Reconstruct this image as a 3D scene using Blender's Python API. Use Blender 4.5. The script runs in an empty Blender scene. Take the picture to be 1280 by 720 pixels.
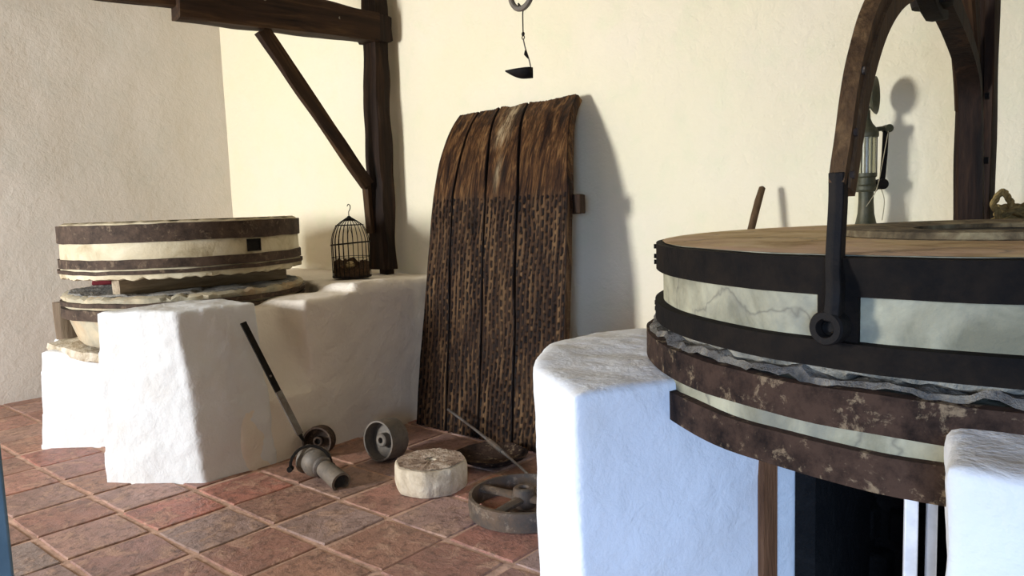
import bpy, bmesh, math, random
import numpy as np
from mathutils import Vector, Matrix, noise

random.seed(7)
PI = math.pi
S = bpy.context.scene
COL = S.collection

# ------------------------------------------------------------------ camera
YAW, PITCH, ROLL = -0.71877, 0.1037, -0.03442
def _w(v):
    c, s = math.cos(YAW), math.sin(YAW)
    return Vector((v[0]*c+v[1]*s, -v[0]*s+v[1]*c, v[2]))
_r = _w((1, 0, 0)); _u = _w((0, math.sin(PITCH), math.cos(PITCH))); _f = _w((0, math.cos(PITCH), -math.sin(PITCH)))
R_ = _r*math.cos(ROLL)+_u*math.sin(ROLL); U_ = _u*math.cos(ROLL)-_r*math.sin(ROLL)
cam_d = bpy.data.cameras.new('camera'); cam = bpy.data.objects.new('camera', cam_d); COL.objects.link(cam)
cam_d.sensor_width = 36; cam_d.lens = 27.0; cam_d.clip_start = 0.05
M = Matrix((R_, U_, -_f)).transposed().to_4x4(); M.translation = Vector((0, 0, 1.3))
cam.matrix_world = M
S.camera = cam

# ------------------------------------------------------------------ light
S.view_settings.view_transform = 'Standard'; S.view_settings.look = 'None'
S.view_settings.gamma = 1; S.view_settings.use_curve_mapping = False
S.view_settings.exposure = 0.12
w = bpy.data.worlds.new('sky'); S.world = w; w.use_nodes = True
w.node_tree.nodes['Background'].inputs[0].default_value = (0.62, 0.78, 1.0, 1)
w.node_tree.nodes['Background'].inputs[1].default_value = 0.35

def area(name, loc, target, sx, sy, power, color):
    d = bpy.data.lights.new(name, 'AREA'); d.shape = 'RECTANGLE'; d.size = sx; d.size_y = sy
    d.energy = power; d.color = color
    o = bpy.data.objects.new(name, d); COL.objects.link(o); o.location = loc
    o.rotation_euler = (Vector(target)-Vector(loc)).to_track_quat('-Z', 'Y').to_euler()
    return o
# daylight through the left doorway of the front wall, and through the doorway the photograph is taken from
area('daylight_left_opening', (-4.9, -3.3, 1.75), (-3.6, 3.4, 1.3), 1.0, 1.2, 430, (0.93, 0.965, 1.0))
_fill = area('daylight_camera_doorway', (0.95, -1.75, 1.35), (-0.50, 1.4, 0.1), 1.0, 0.9, 27, (0.40, 0.60, 1.0))
_fill.data.spread = 1.25

# ------------------------------------------------------------------ node helpers
def mat(name):
    m = bpy.data.materials.new(name); m.use_nodes = True
    nt = m.node_tree; b = nt.nodes['Principled BSDF']
    return m, nt, b
def nd(nt, t, **k):
    n = nt.nodes.new(t)
    for a, v in k.items(): setattr(n, a, v)
    return n
def noise_tex(nt, vec, scale, detail=4, rough=0.55, dist=0.0):
    n = nd(nt, 'ShaderNodeTexNoise'); n.inputs['Scale'].default_value = scale
    n.inputs['Detail'].default_value = detail; n.inputs['Roughness'].default_value = rough
    n.inputs['Distortion'].default_value = dist
    nt.links.new(vec, n.inputs['Vector']); return n.outputs['Fac']
def ramp(nt, fac, stops):
    r = nd(nt, 'ShaderNodeValToRGB'); e = r.color_ramp.elements
    while len(e) < len(stops): e.new(0.5)
    for k, (p, c) in enumerate(stops):
        e[k].position = p; e[k].color = (*c, 1) if len(c) == 3 else c
    nt.links.new(fac, r.inputs[0]); return r.outputs[0]
def g(v): return (v, v, v)
def mix(nt, fac, a, b, mode='MIX'):
    n = nd(nt, 'ShaderNodeMix', data_type='RGBA', blend_type=mode)
    for sock, v in ((n.inputs[0], fac), (n.inputs[6], a), (n.inputs[7], b)):
        if isinstance(v, (int, float)): sock.default_value = v
        elif isinstance(v, tuple): sock.default_value = (*v, 1)
        else: nt.links.new(v, sock)
    return n.outputs[2]
def mapping(nt, vec, scale=(1, 1, 1), rot=(0, 0, 0)):
    m = nd(nt, 'ShaderNodeMapping'); m.inputs['Scale'].default_value = scale; m.inputs['Rotation'].default_value = rot
    nt.links.new(vec, m.inputs['Vector']); return m.outputs[0]
def coords(nt, rnd=False):
    t = nd(nt, 'ShaderNodeTexCoord'); v = t.outputs['Object']
    if rnd:
        oi = nd(nt, 'ShaderNodeObjectInfo'); a = nd(nt, 'ShaderNodeVectorMath', operation='SCALE')
        a.inputs[0].default_value = (37.0, 53.0, 71.0); nt.links.new(oi.outputs['Random'], a.inputs['Scale'])
        b = nd(nt, 'ShaderNodeVectorMath', operation='ADD'); nt.links.new(v, b.inputs[0]); nt.links.new(a.outputs[0], b.inputs[1])
        return b.outputs[0], oi.outputs['Random']
    return v
def geo(nt): return nd(nt, 'ShaderNodeNewGeometry').outputs['Position']
def bump(nt, b, pairs):
    prev = None
    for h, strength, dist in pairs:
        n = nd(nt, 'ShaderNodeBump'); n.inputs['Strength'].default_value = strength; n.inputs['Distance'].default_value = dist
        nt.links.new(h, n.inputs['Height'])
        if prev: nt.links.new(prev, n.inputs['Normal'])
        prev = n.outputs[0]
    nt.links.new(prev, b.inputs['Normal'])
def setc(nt, b, c, rough=0.8, metal=0.0, spec=0.3):
    if isinstance(c, tuple): b.inputs['Base Color'].default_value = (*c, 1)
    else: nt.links.new(c, b.inputs['Base Color'])
    if isinstance(rough, (int, float)): b.inputs['Roughness'].default_value = rough
    else: nt.links.new(rough, b.inputs['Roughness'])
    b.inputs['Metallic'].default_value = metal; b.inputs['Specular IOR Level'].default_value = spec

# ------------------------------------------------------------------ materials
def plaster(name, c1, c2, c3, fine=0.35, coarse=0.5):
    m, nt, b = mat(name); p = geo(nt)
    n1 = noise_tex(nt, p, 1.3, 5, .6); n2 = noise_tex(nt, p, 5.0, 5, .6)
    c = mix(nt, ramp(nt, n1, [(.35, g(0)), (.65, g(1))]), c1, c2)
    c = mix(nt, ramp(nt, n2, [(.5, g(0)), (.8, g(.6))]), c, c3)
    setc(nt, b, c, .9, 0, .15)
    n3 = noise_tex(nt, p, 70, 3, .6); n4 = noise_tex(nt, p, 14, 4, .55, .6); n5 = noise_tex(nt, p, 4, 3, .5)
    bump(nt, b, [(n5, .6*coarse, .05), (n4, coarse, .016), (n3, fine, .006)])
    return m
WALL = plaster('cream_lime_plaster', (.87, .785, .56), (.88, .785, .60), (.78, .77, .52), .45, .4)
WALL_L = plaster('shaded_lime_plaster', (.66, .61, .54), (.70, .64, .57), (.60, .58, .52), .35, .28)  # same plaster as the back wall, greyed to paint in the left wall's shade
WHITE = plaster('whitewash', (.74, .745, .745), (.72, .71, .69), (.68, .64, .58), .35, .32)
CEIL = plaster('ceiling_plaster', (.78, .74, .66), (.80, .75, .66), (.74, .7, .62))

def wood(name, dark, mid, light, axis='Z', scale=1.0, rough=.72, bumpd=.004):
    m, nt, b = mat(name); v, rn = coords(nt, True)
    s = {'X': (1.2, 14, 14), 'Y': (14, 1.2, 14), 'Z': (14, 14, 1.2)}[axis]
    v1 = mapping(nt, v, tuple(k*scale for k in s)); v2 = mapping(nt, v, tuple(k*scale*3 for k in s))
    n1 = noise_tex(nt, v1, 1.0, 6, .6, .8); n2 = noise_tex(nt, v2, 2.0, 4, .6); n3 = noise_tex(nt, v, 3.0, 3, .5)
    c = ramp(nt, n1, [(.32, dark), (.52, mid), (.72, light)])
    c = mix(nt, ramp(nt, n2, [(.45, g(0)), (.7, g(.55))]), c, dark)
    c = mix(nt, ramp(nt, n3, [(.4, g(0)), (.7, g(.5))]), c, mid)
    setc(nt, b, c, rough, 0, .18)
    bump(nt, b, [(n1, .6, bumpd*2), (n2, .7, bumpd)])
    return m
W_BEAM = wood('dark_beam_wood', (.005, .003, .002), (.022, .011, .006), (.06, .03, .014), 'Z')
BENCH = plaster('bounce_tinted_whitewash', (.80, .72, .62), (.78, .70, .59), (.72, .64, .53), .45, .6)  # whitewash tinted tan, painting in the dim warm bounce light on the bench
W_BEAM_Y = wood('dark_beam_wood_long', (.007, .004, .0025), (.035, .017, .008), (.10, .053, .022), 'X')
W_ARM = wood('brown_bentwood', (.018, .009, .005), (.09, .048, .02), (.24, .14, .06), 'Z', 1.5)
W_GREY = wood('weathered_plank', (.10, .075, .05), (.30, .235, .16), (.48, .39, .28), 'Y')
W_GREYZ = wood('weathered_block', (.09, .06, .04), (.20, .15, .10), (.30, .24, .17), 'Z')
W_STRIP = wood('raw_wood_strip', (.08, .035, .015), (.20, .09, .04), (.30, .15, .07), 'Z', 2)
W_POLE = wood('pole_wood', (.05, .028, .013), (.11, .065, .03), (.17, .10, .05), 'Z', 2)

# threshing board wood: bare upper part, dark worked lower part (vertex colour "slot" = shade painted into the cut slots, plus dark joints and a knot)
def board_mat():
    m, nt, b = mat('threshing_board_wood'); v, rn = coords(nt, True)
    n0 = noise_tex(nt, v, 3.5, 3, .5)
    v1 = mapping(nt, v, (24, 10, 1.3)); v2 = mapping(nt, v, (110, 40, 4.0))
    n1 = noise_tex(nt, v1, 1.0, 6, .65, 1.2); n2 = noise_tex(nt, v2, 1.0, 5, .65, .5)
    up = ramp(nt, n1, [(.36, (.010, .004, .002)), (.47, (.05, .020, .007)), (.57, (.13, .060, .020)), (.70, (.26, .14, .055))])
    up = mix(nt, ramp(nt, n2, [(.46, g(0)), (.62, g(.8))]), up, (.014, .006, .003))
    lo = ramp(nt, n1, [(.36, (.014, .006, .003)), (.5, (.055, .026, .011)), (.64, (.18, .10, .044))])
    lo = mix(nt, ramp(nt, n2, [(.47, g(0)), (.6, g(.5))]), lo, (.009, .004, .002))
    sep = nd(nt, 'ShaderNodeSeparateXYZ'); nt.links.new(v and nd(nt, 'ShaderNodeTexCoord').outputs['Object'], sep.inputs[0])
    z = ramp(nt, sep.outputs[2], [(0.0, g(0)), (1.0, g(1))])
    mr = nd(nt, 'ShaderNodeMapRange'); mr.inputs[1].default_value = 1.33; mr.inputs[2].default_value = 1.40
    nt.links.new(sep.outputs[2], mr.inputs[0])
    c = mix(nt, mr.outputs[0], lo, up)
    pa = nd(nt, 'ShaderNodeAttribute', attribute_name='pale')
    c = mix(nt, pa.outputs['Fac'], c, mix(nt, ramp(nt, n2, [(.42, g(0)), (.6, g(1))]), (.50, .38, .22), (.10, .055, .025)))
    at = nd(nt, 'ShaderNodeAttribute', attribute_name='slot')
    c = mix(nt, at.outputs['Fac'], c, (.004, .002, .0015))
    setc(nt, b, c, .6, 0, .14)
    bump(nt, b, [(n1, .6, .012), (n2, .8, .007)])
    return m
W_BOARD = board_mat()

def iron(name, base, rust, pale=None, rough=.55, metal=.35, amt=(.5, .62), spec=.4):
    m, nt, b = mat(name); v, rn = coords(nt, True)
    n1 = noise_tex(nt, v, 9, 8, .75); n2 = noise_tex(nt, v, 35, 5, .7); n3 = noise_tex(nt, v, 20, 8, .75, .3)
    c = mix(nt, ramp(nt, n1, [(amt[0]-.12, g(0)), (amt[1], g(1))]), base, rust)
    c = mix(nt, ramp(nt, n2, [(.5, g(0)), (.75, g(.6))]), c, tuple(k*.45 for k in base))
    if pale: c = mix(nt, ramp(nt, n3, [(.555, g(0)), (.63, g(.7))]), c, pale)
    setc(nt, b, c, rough, metal, spec)
    bump(nt, b, [(n1, .3, .006), (n2, .6, .003)])
    return m
I_BLACK = iron('black_iron', (.006, .005, .0045), (.014, .010, .007), None, .7, .0, spec=.15)
I_BAND = iron('band_iron_dark', (.005, .0042, .0038), (.013, .009, .006), None, .8, 0, (.5, .6), .1)
I_RUST = iron('rusted_flaking_iron', (.007, .004, .003), (.050, .028, .018), (.24, .17, .10), .9, 0, (.48, .57), .15)
I_RUSTL = iron('rusty_band_iron', (.026, .017, .012), (.085, .055, .038), (.20, .145, .095), .8, 0, (.46, .6), .25)
I_GREY = iron('cast_iron_grey', (.12, .105, .088), (.19, .15, .11), None, .6, .2)
I_WHEEL = iron('rusty_wheel_iron', (.075, .062, .05), (.14, .09, .055), (.26, .20, .14), .7, .25)
I_GREEN = iron('green_painted_metal', (.045, .05, .028), (.09, .08, .045), None, .5, .3)
I_BRIGHT = iron('worn_steel', (.22, .20, .18), (.12, .09, .07), None, .45, .6)

def stone(name, cols, sc=6, bd=.01, grime=None, veins=None):
    m, nt, b = mat(name); v, rn = coords(nt, True)
    n1 = noise_tex(nt, v, sc, 8, .6, .4); n2 = noise_tex(nt, v, sc*5, 5, .6); n3 = noise_tex(nt, v, sc*.45, 5, .6, .6)
    c = ramp(nt, n1, [(.35, cols[0]), (.5, cols[1]), (.66, cols[2])])
    if grime: c = mix(nt, ramp(nt, n3, [(.5, g(0)), (.66, g(.85))]), c, grime)
    if veins:
        vo = nd(nt, 'ShaderNodeTexNoise'); vo.inputs['Scale'].default_value = 1.7; vo.inputs['Detail'].default_value = 6; nt.links.new(v, vo.inputs['Vector'])
        d = ramp(nt, vo.outputs['Fac'], [(.494, g(0)), (.5, g(.55)), (.506, g(0))])
        c = mix(nt, d, c, veins)
    setc(nt, b, c, .85, 0, .25)
    bump(nt, b, [(n3, .25, bd*2), (n1, .6, bd*1.3), (n2, .7, bd*.6)])
    return m
ST_CREAM = stone('cream_limestone', ((.34, .27, .16), (.58, .50, .34), (.70, .63, .47)), 5, .008, (.52, .44, .30))
ST_EDGE = stone('chipped_limestone_edge', ((.22, .17, .10), (.42, .34, .22), (.62, .54, .38)), 16, .012)
ST_GREY = stone('grey_plastered_stone', ((.17, .155, .10), (.30, .275, .185), (.42, .385, .26)), 7, .010, (.15, .15, .125), (.09, .08, .065))
ST_TOPR = stone('mottled_mill_top', ((.34, .22, .09), (.56, .40, .20), (.68, .54, .32)), 5, .008, (.58, .38, .26), (.12, .12, .10))
ST_TOPL = stone('mossy_mill_top', ((.12, .08, .03), (.28, .20, .08), (.52, .43, .24)), 9, .01)
ST_BLUE = stone('blue_grey_stone', ((.035, .034, .033), (.10, .09, .08), (.27, .235, .18)), 12, .03, (.12, .105, .08))
ST_BLUEL = stone('furrowed_grey_stone', ((.13, .125, .12), (.22, .21, .19), (.34, .31, .26)), 12, .02)
ST_EYE = stone('mossy_rusty_plate', ((.05, .035, .018), (.13, .095, .05), (.27, .22, .12)), 12, .01)
ST_RIM = stone('ragged_stone_rim', ((.09, .085, .07), (.22, .20, .155), (.40, .35, .26)), 14, .02)
ST_LOW = stone('buff_lower_stone', ((.26, .24, .18), (.44, .39, .28), (.58, .48, .32)), 6, .01, (.50, .34, .19))
ST_SMALL = stone('carved_cream_stone', ((.42, .33, .22), (.60, .50, .36), (.70, .61, .47)), 8, .012)
ST_SMALLT = stone('pitted_stone_face', ((.17, .11, .075), (.40, .29, .21), (.62, .50, .39)), 18, .03)
ST_SLAB = stone('lime_mortar_slab', ((.34, .26, .17), (.52, .44, .32), (.68, .60, .48)), 14, .02)
ST_SHADE = stone('shade_black_rubble', ((.003, .003, .003), (.006, .0055, .005), (.012, .011, .010)), 8, .03)  # near-black rubble colour stands in for the shade of the cavity
GAP_WHITE = plaster('grey_white_reveal', (.60, .62, .62), (.66, .67, .66), (.5, .5, .48))

def simple(name, c, rough=.6, metal=0, spec=.3, var=.25, sc=20, bd=.003):
    m, nt, b = mat(name); v, rn = coords(nt, True); n = noise_tex(nt, v, sc, 5, .6)
    cc = mix(nt, ramp(nt, n, [(.35, g(0)), (.65, g(1))]), c, tuple(k*(1-var) for k in c))
    setc(nt, b, cc, rough, metal, spec); bump(nt, b, [(n, .4, bd)]); return m
TRIM_W = simple('white_gloss_trim', (.80, .80, .82), .4)
BLUE_DOOR = simple('blue_grey_paint', (.12, .18, .20), .5, 0, .4)
ROPE = simple('esparto_rope', (.34, .24, .09), .9, 0, .2, .5, 60, .01)
STRAW = simple('brown_nest_straw', (.09, .05, .025), .9, 0, .2, .6, 80, .01)
EGG = simple('yellow_egg', (.55, .40, .18), .6)
RED = simple('dark_red_cloth', (.12, .008, .012), .85)
STRING = simple('pale_string', (.45, .38, .24), .9)
GLASS = bpy.data.materials.new('dusty_glass'); GLASS.use_nodes = True
_b = GLASS.node_tree.nodes['Principled BSDF']; _b.inputs['Base Color'].default_value = (.75, .75, .62, 1)
_b.inputs['Transmission Weight'].default_value = .85; _b.inputs['Roughness'].default_value = .18; _b.inputs['IOR'].default_value = 1.3

def tile_mat():
    m, nt, b = mat('terracotta_tile'); v, rn = coords(nt, True)
    base = ramp(nt, rn, [(0.0, (.44, .17, .12)), (.2, (.28, .15, .11)), (.38, (.42, .21, .135)), (.55, (.26, .20, .175)),
                         (.7, (.50, .22, .15)), (.85, (.31, .245, .22)), (1.0, (.36, .14, .10))])
    n1 = noise_tex(nt, v, 4.5, 6, .62, .4); n2 = noise_tex(nt, v, 26, 6, .7); n3 = noise_tex(nt, v, 9, 6, .7, .8); n4 = noise_tex(nt, v, 90, 3, .6)
    c = mix(nt, ramp(nt, n1, [(.42, g(0)), (.58, g(.45))]), base, (.17, .10, .075))
    c = mix(nt, ramp(nt, n3, [(.52, g(0)), (.62, g(.5))]), c, (.54, .34, .23))
    c = mix(nt, ramp(nt, n2, [(.5, g(0)), (.62, g(.6))]), c, (.10, .055, .04))
    setc(nt, b, c, ramp(nt, n3, [(.3, g(.36)), (.7, g(.62))]), 0, .45)
    bump(nt, b, [(n1, .6, .016), (n3, .6, .012), (n2, .8, .006), (n4, .5, .003)])
    return m
TILE = tile_mat()
GROUT = simple('lime_grout', (.58, .37, .27), .9, 0, .2, .4, 18, .02)

# ------------------------------------------------------------------ mesh helpers
class MB:
    def __init__(s): s.v = []; s.f = []
    def add(s, v, f):
        o = len(s.v); s.v += [tuple(p) for p in v]; s.f += [tuple(i+o for i in q) for q in f]; return s
    def hexa(s, p):  # 4 bottom ccw, 4 top ccw
        return s.add(p, [(3, 2, 1, 0), (4, 5, 6, 7), (0, 1, 5, 4), (1, 2, 6, 5), (2, 3, 7, 6), (3, 0, 4, 7)])
    def box(s, c, d, rz=0.0):
        x, y, z = (k/2 for k in d); cs, sn = math.cos(rz), math.sin(rz)
        P = [(-x, -y, -z), (x, -y, -z), (x, y, -z), (-x, y, -z), (-x, -y, z), (x, -y, z), (x, y, z), (-x, y, z)]
        return s.hexa([(c[0]+a*cs-b*sn, c[1]+a*sn+b*cs, c[2]+e) for a, b, e in P])
    def tube(s, pts, r, seg=10, cap=True, closed=False):
        pts = [Vector(p) for p in pts]; n = len(pts); rings = []
        rr = r if isinstance(r, (list, tuple)) else [r]*n
        up = None; V = []
        for i, p in enumerate(pts):
            if closed: t = (pts[(i+1) % n]-pts[i-1]).normalized()
            else: t = (pts[min(i+1, n-1)]-pts[max(i-1, 0)]).normalized()
            if up is None: up = t.orthogonal().normalized()
            up = (up-t*up.dot(t)).normalized(); b = t.cross(up)
            for k in range(seg):
                a = 2*PI*k/seg; V.append(p+(up*math.cos(a)+b*math.sin(a))*rr[i])
        F = []
        m = n if closed else n-1
        for i in range(m):
            j = (i+1) % n
            for k in range(seg):
                l = (k+1) % seg; F.append((i*seg+k, i*seg+l, j*seg+l, j*seg+k))
        if cap and not closed:
            F.append(tuple(range(seg))[::-1]); F.append(tuple((n-1)*seg+k for k in range(seg)))
        return s.add(V, F)
    def lathe(s, prof, seg=48, c=(0, 0, 0), mtx=None, fn=None, a0=0.0, a1=2*PI, closed=False):
        """prof: list of (r,z); fn(i,a,r,z)->(r,z). closed: profile loops (a ring solid)."""
        full = abs(a1-a0-2*PI) < 1e-6; n = seg if full else seg+1; P = len(prof); V = []
        for k in range(n):
            a = a0+(a1-a0)*k/seg
            for i, (r, z) in enumerate(prof):
                if fn: r, z = fn(i, a, r, z)
                p = Vector((r*math.cos(a), r*math.sin(a), z))
                if mtx: p = mtx @ p
                V.append(p+Vector(c))
        F = []
        for k in range(seg):
            l = (k+1) % n
            for i in range(P if closed else P-1):
                j = (i+1) % P
                F.append((k*P+i, l*P+i, l*P+j, k*P+j))
        if not full and closed:
            F.append(tuple(range(P))); F.append(tuple((n-1)*P+i for i in range(P))[::-1])
        return s.add(V, F)
    def sweep(s, pts, sec, up=(0, 0, 1)):
        """sec(i)->list of (a,b) offsets along side, up ; pts: path"""
        pts = [Vector(p) for p in pts]; n = len(pts); V = []; m = None
        for i, p in enumerate(pts):
            t = (pts[min(i+1, n-1)]-pts[max(i-1, 0)]).normalized()
            sd = t.cross(Vector(up)).normalized(); u = sd.cross(t)
            q = sec(i); m = len(q)
            for a, b in q: V.append(p+sd*a+u*b)
        F = []
        for i in range(n-1):
            for k in range(m):
                l = (k+1) % m; F.append((i*m+k, i*m+l, (i+1)*m+l, (i+1)*m+k))
        F.append(tuple(range(m))[::-1]); F.append(tuple((n-1)*m+k for k in range(m)))
        return s.add(V, F)
    def mesh(s, name, m, smooth=True, angle=35):
        me = bpy.data.meshes.new(name); me.from_pydata(s.v, [], s.f)
        bm = bmesh.new(); bm.from_mesh(me); bmesh.ops.remove_doubles(bm, verts=bm.verts, dist=1e-6)
        bmesh.ops.dissolve_degenerate(bm, edges=bm.edges, dist=1e-6)
        bmesh.ops.recalc_face_normals(bm, faces=bm.faces)
        if smooth:
            for f in bm.faces: f.smooth = True
            for e in bm.edges:
                if len(e.link_faces) == 2 and e.calc_face_angle(0) > math.radians(angle): e.smooth = False
        bm.to_mesh(me); bm.free(); me.materials.append(m); return me
    def obj(s, name, m, parent=None, smooth=True, bevel=0, loc=None):
        if loc is not None:
            s.v = [(p[0]-loc[0], p[1]-loc[1], p[2]-loc[2]) for p in s.v]
        o = bpy.data.objects.new(name, s.mesh(name, m, smooth)); COL.objects.link(o)
        if loc is not None: o.location = loc
        if parent is not None:
            o.parent = parent
            pw = Vector((0, 0, 0)); q = parent
            while q: pw += q.location; q = q.parent
            o.location = Vector(o.location)-pw
        if bevel:
            b = o.modifiers.new('bevel', 'BEVEL'); b.width = bevel; b.segments = 2; b.limit_method = 'ANGLE'
        return o

def thing(name, label, cat, loc=(0, 0, 0), group=None):
    o = bpy.data.objects.new(name, None); COL.objects.link(o); o.location = loc; o.empty_display_size = .05
    return tag(o, label, cat, group)
def tag(o, label, cat, group=None):
    o['label'] = label; o['category'] = cat
    if group: o['group'] = group
    return o
def struct(o): o['kind'] = 'structure'; return o
def label(o, t): o['label'] = t; return o
def nz(x, y=0, z=0): return noise.noise(Vector((x, y, z)))
def catmull(P, n=8):
    P = [Vector(p) for p in P]; out = []
    for i in range(len(P)-1):
        a, b, c, d = P[max(i-1, 0)], P[i], P[i+1], P[min(i+2, len(P)-1)]
        for k in range(n):
            t = k/n
            out.append(.5*((2*b)+(c-a)*t+(2*a-5*b+4*c-d)*t*t+(3*b-a-3*c+d)*t**3))
    out.append(P[-1]); return out

def timber(p0, p1, w, h, up=(0, 0, 1), n=28, wob=.008, seed=0, w1=None, h1=None, cham=.18):
    """hand-hewn beam; w across side, h along up"""
    p0, p1 = Vector(p0), Vector(p1); L = (p1-p0).length; w1 = w1 or w; h1 = h1 or h
    t = (p1-p0).normalized(); sd = t.cross(Vector(up)).normalized(); u = sd.cross(t)
    pts = []
    for i in range(n+1):
        k = i/n; p = p0.lerp(p1, k)
        pts.append(p+sd*wob*.6*nz(k*L*1.3, seed, 3)+u*wob*.6*nz(k*L*1.3, seed, 9))
    def sec(i):
        k = i/n; W = (w+(w1-w)*k)/2; Hh = (h+(h1-h)*k)/2; c = cham*min(W, Hh)
        base = [(-W+c, -Hh), (0, -Hh), (W-c, -Hh), (W, -Hh+c), (W, 0), (W, Hh-c), (W-c, Hh), (0, Hh), (-W+c, Hh), (-W, Hh-c), (-W, 0), (-W, -Hh+c)]
        return [(a*(1+wob/W*1.3*nz(k*L*3.1, j*.7+seed, 1)), b*(1+wob/Hh*1.3*nz(k*L*3.1, j*.7+seed, 5))) for j, (a, b) in enumerate(base)]
    return MB().sweep(pts, sec, up)

def masonry(name, parts, m, voxel=.018, smooth=6, amp=.012, nscale=3.0, base=None):
    mb = MB()
    for p in parts: mb.hexa(p)
    me = bpy.data.meshes.new(name); me.from_pydata(mb.v, [], mb.f)
    bm = bmesh.new(); bm.from_mesh(me); bmesh.ops.recalc_face_normals(bm, faces=bm.faces); bm.to_mesh(me); bm.free()
    me.materials.append(m)
    o = bpy.data.objects.new(name, me); COL.objects.link(o)
    if base:
        for v in me.vertices: v.co -= Vector(base)
        o.location = base
    r = o.modifiers.new('merge', 'REMESH'); r.mode = 'VOXEL'; r.voxel_size = voxel; r.use_smooth_shade = True
    s_ = o.modifiers.new('soften', 'SMOOTH'); s_.iterations = smooth; s_.factor = .7
    tx = bpy.data.textures.new(name+'_relief', 'CLOUDS'); tx.noise_scale = 1/nscale; tx.noise_depth = 3
    d = o.modifiers.new('relief', 'DISPLACE'); d.texture = tx; d.strength = amp*2; d.mid_level = .5; d.texture_coords = 'GLOBAL'
    return o

# ------------------------------------------------------------------ the room
BX0, BX1, BY0, BY1, CZ = -6.46, 3.2, -0.95, 3.60, 3.7
def wall_grid(name, p0, du, dv, nu, nv, nrm, m, amp=.018, thick=.3, holes=()):
    """wavy hand-plastered wall, a closed slab; holes are (u0,u1,v0,v1) in grid index"""
    p0, du, dv, nrm = Vector(p0), Vector(du), Vector(dv), Vector(nrm)
    V = []; F = []; idx = {}
    for j in range(nv+1):
        for i in range(nu+1):
            p = p0+du*(i/nu)+dv*(j/nv)
            a = amp*(nz(p.x*.9+p.y*.9, p.z*.9, 4)+.4*nz(p.x*3+p.y*3, p.z*3, 8))
            V.append(p+nrm*a)
    K = len(V)
    for j in range(nv+1):
        for i in range(nu+1): V.append(p0+du*(i/nu)+dv*(j/nv)-nrm*thick)
    inh = lambda i, j: any(a <= i < b and c <= j < d for a, b, c, d in holes)
    at = lambda i, j: j*(nu+1)+i
    for j in range(nv):
        for i in range(nu):
            if inh(i, j): continue
            q = (at(i, j), at(i+1, j), at(i+1, j+1), at(i, j+1))
            F.append(q); F.append(tuple(K+k for k in q[::-1]))
            for (a, b, ii, jj) in ((q[0], q[1], i, j-1), (q[1], q[2], i+1, j), (q[2], q[3], i, j+1), (q[3], q[0], i-1, j)):
                if ii < 0 or jj < 0 or ii >= nu or jj >= nv or inh(ii, jj): F.append((a, b, K+b, K+a))
    mb = MB(); mb.add(V, F)
    return struct(mb.obj(name, m))
wall_grid('wall_back', (BX0-.3, BY1, -.05), (BX1-BX0+.6, 0, 0), (0, 0, CZ+.1), 200, 76, (0, -1, 0), WALL)
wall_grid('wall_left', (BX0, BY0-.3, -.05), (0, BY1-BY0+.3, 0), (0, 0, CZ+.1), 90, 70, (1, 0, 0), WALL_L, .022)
wall_grid('wall_right', (BX1, BY0-.3, -.05), (0, BY1-BY0+.3, 0), (0, 0, CZ+.1), 30, 24, (-1, 0, 0), WALL)
# front wall with two doorways: x from -6.46 to 3.2 in 46 cells of .21
wall_grid('wall_front', (BX0, BY0, -.05), (BX1-BX0, 0, 0), (0, 0, CZ+.1), 46, 19, (0, 1, 0), WALL, .01, .3,
          holes=((1, 20, 0, 13), (27, 36, 0, 12)))
struct(MB().box(((BX0+BX1)/2, (BY0+BY1)/2, CZ+.1), (BX1-BX0+.6, BY1-BY0+.6, .2)).obj('ceiling', CEIL))

# floor: mortar bed with individual tiles
floor = struct(MB().box(((BX0+BX1)/2, (BY0+BY1)/2-.3, -.056), (BX1-BX0+.6, BY1-BY0+1.2, .1)).obj('floor', GROUT))
GX, GY, TA, TB = -3.549, 1.328, .347, .3425
def tile_mesh(k):
    random.seed(100+k); gap = .0105
    hx, hy = TA/2-gap, TB/2-gap; out = []
    cor = [(-hx, -hy), (hx, -hy), (hx, hy), (-hx, hy)]
    cor = [(a+random.uniform(-.004, .004), b+random.uniform(-.004, .004)) for a, b in cor]
    for i in range(4):
        a, b = Vector(cor[i]), Vector(cor[(i+1) % 4]); n_ = Vector((-(b-a).y, (b-a).x)).normalized()
        out.append(a.lerp(b, .02)+n_*.0); out.append(a.lerp(b, .35)+n_*random.uniform(-.002, .004)); out.append(a.lerp(b, .7)+n_*random.uniform(-.002, .004)); 
    n = len(out); V = []; 
    for p in out: V.append((p.x, p.y, -.02))
    for p in out: V.append((p.x, p.y, -.004))
    for p in out: V.append((p.x*.972, p.y*.972, random.uniform(-.0006, .0004)))
    F = []
    for l in (0, 1):
        for i in range(n):
            j = (i+1) % n; F.append((l*n+i, l*n+j, (l+1)*n+j, (l+1)*n+i))
    F.append(tuple(2*n+i for i in range(n)))
    mb = MB(); mb.add(V, F); return mb.mesh('tile', TILE)
TM = [tile_mesh(k) for k in range(10)]
random.seed(5); nt_ = 0
for j in range(-6, 7):
    for i in range(-9, 14):
        x = GX+(i+.5)*TA; y = GY+(j+.5)*TB
        if x < BX0-.1 or y > BY1+.1 or y < BY0: continue
        if y > 2.9 and x > -1.2: continue
        if x > -.2 and y > 1.4: continue
        o = bpy.data.objects.new('tile', random.choice(TM)); COL.objects.link(o)
        o.parent = floor; nt_ += 1
        o.location = (x+random.uniform(-.007, .007)+(.018*nz(i*3.3, j*5.1)), y+random.uniform(-.002, .002), random.uniform(-.0012, .0012))
        o.rotation_euler = (random.uniform(-.004, .004), random.uniform(-.004, .004), random.choice((0, PI))+random.uniform(-.008, .008))
print('tiles', nt_)

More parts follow.
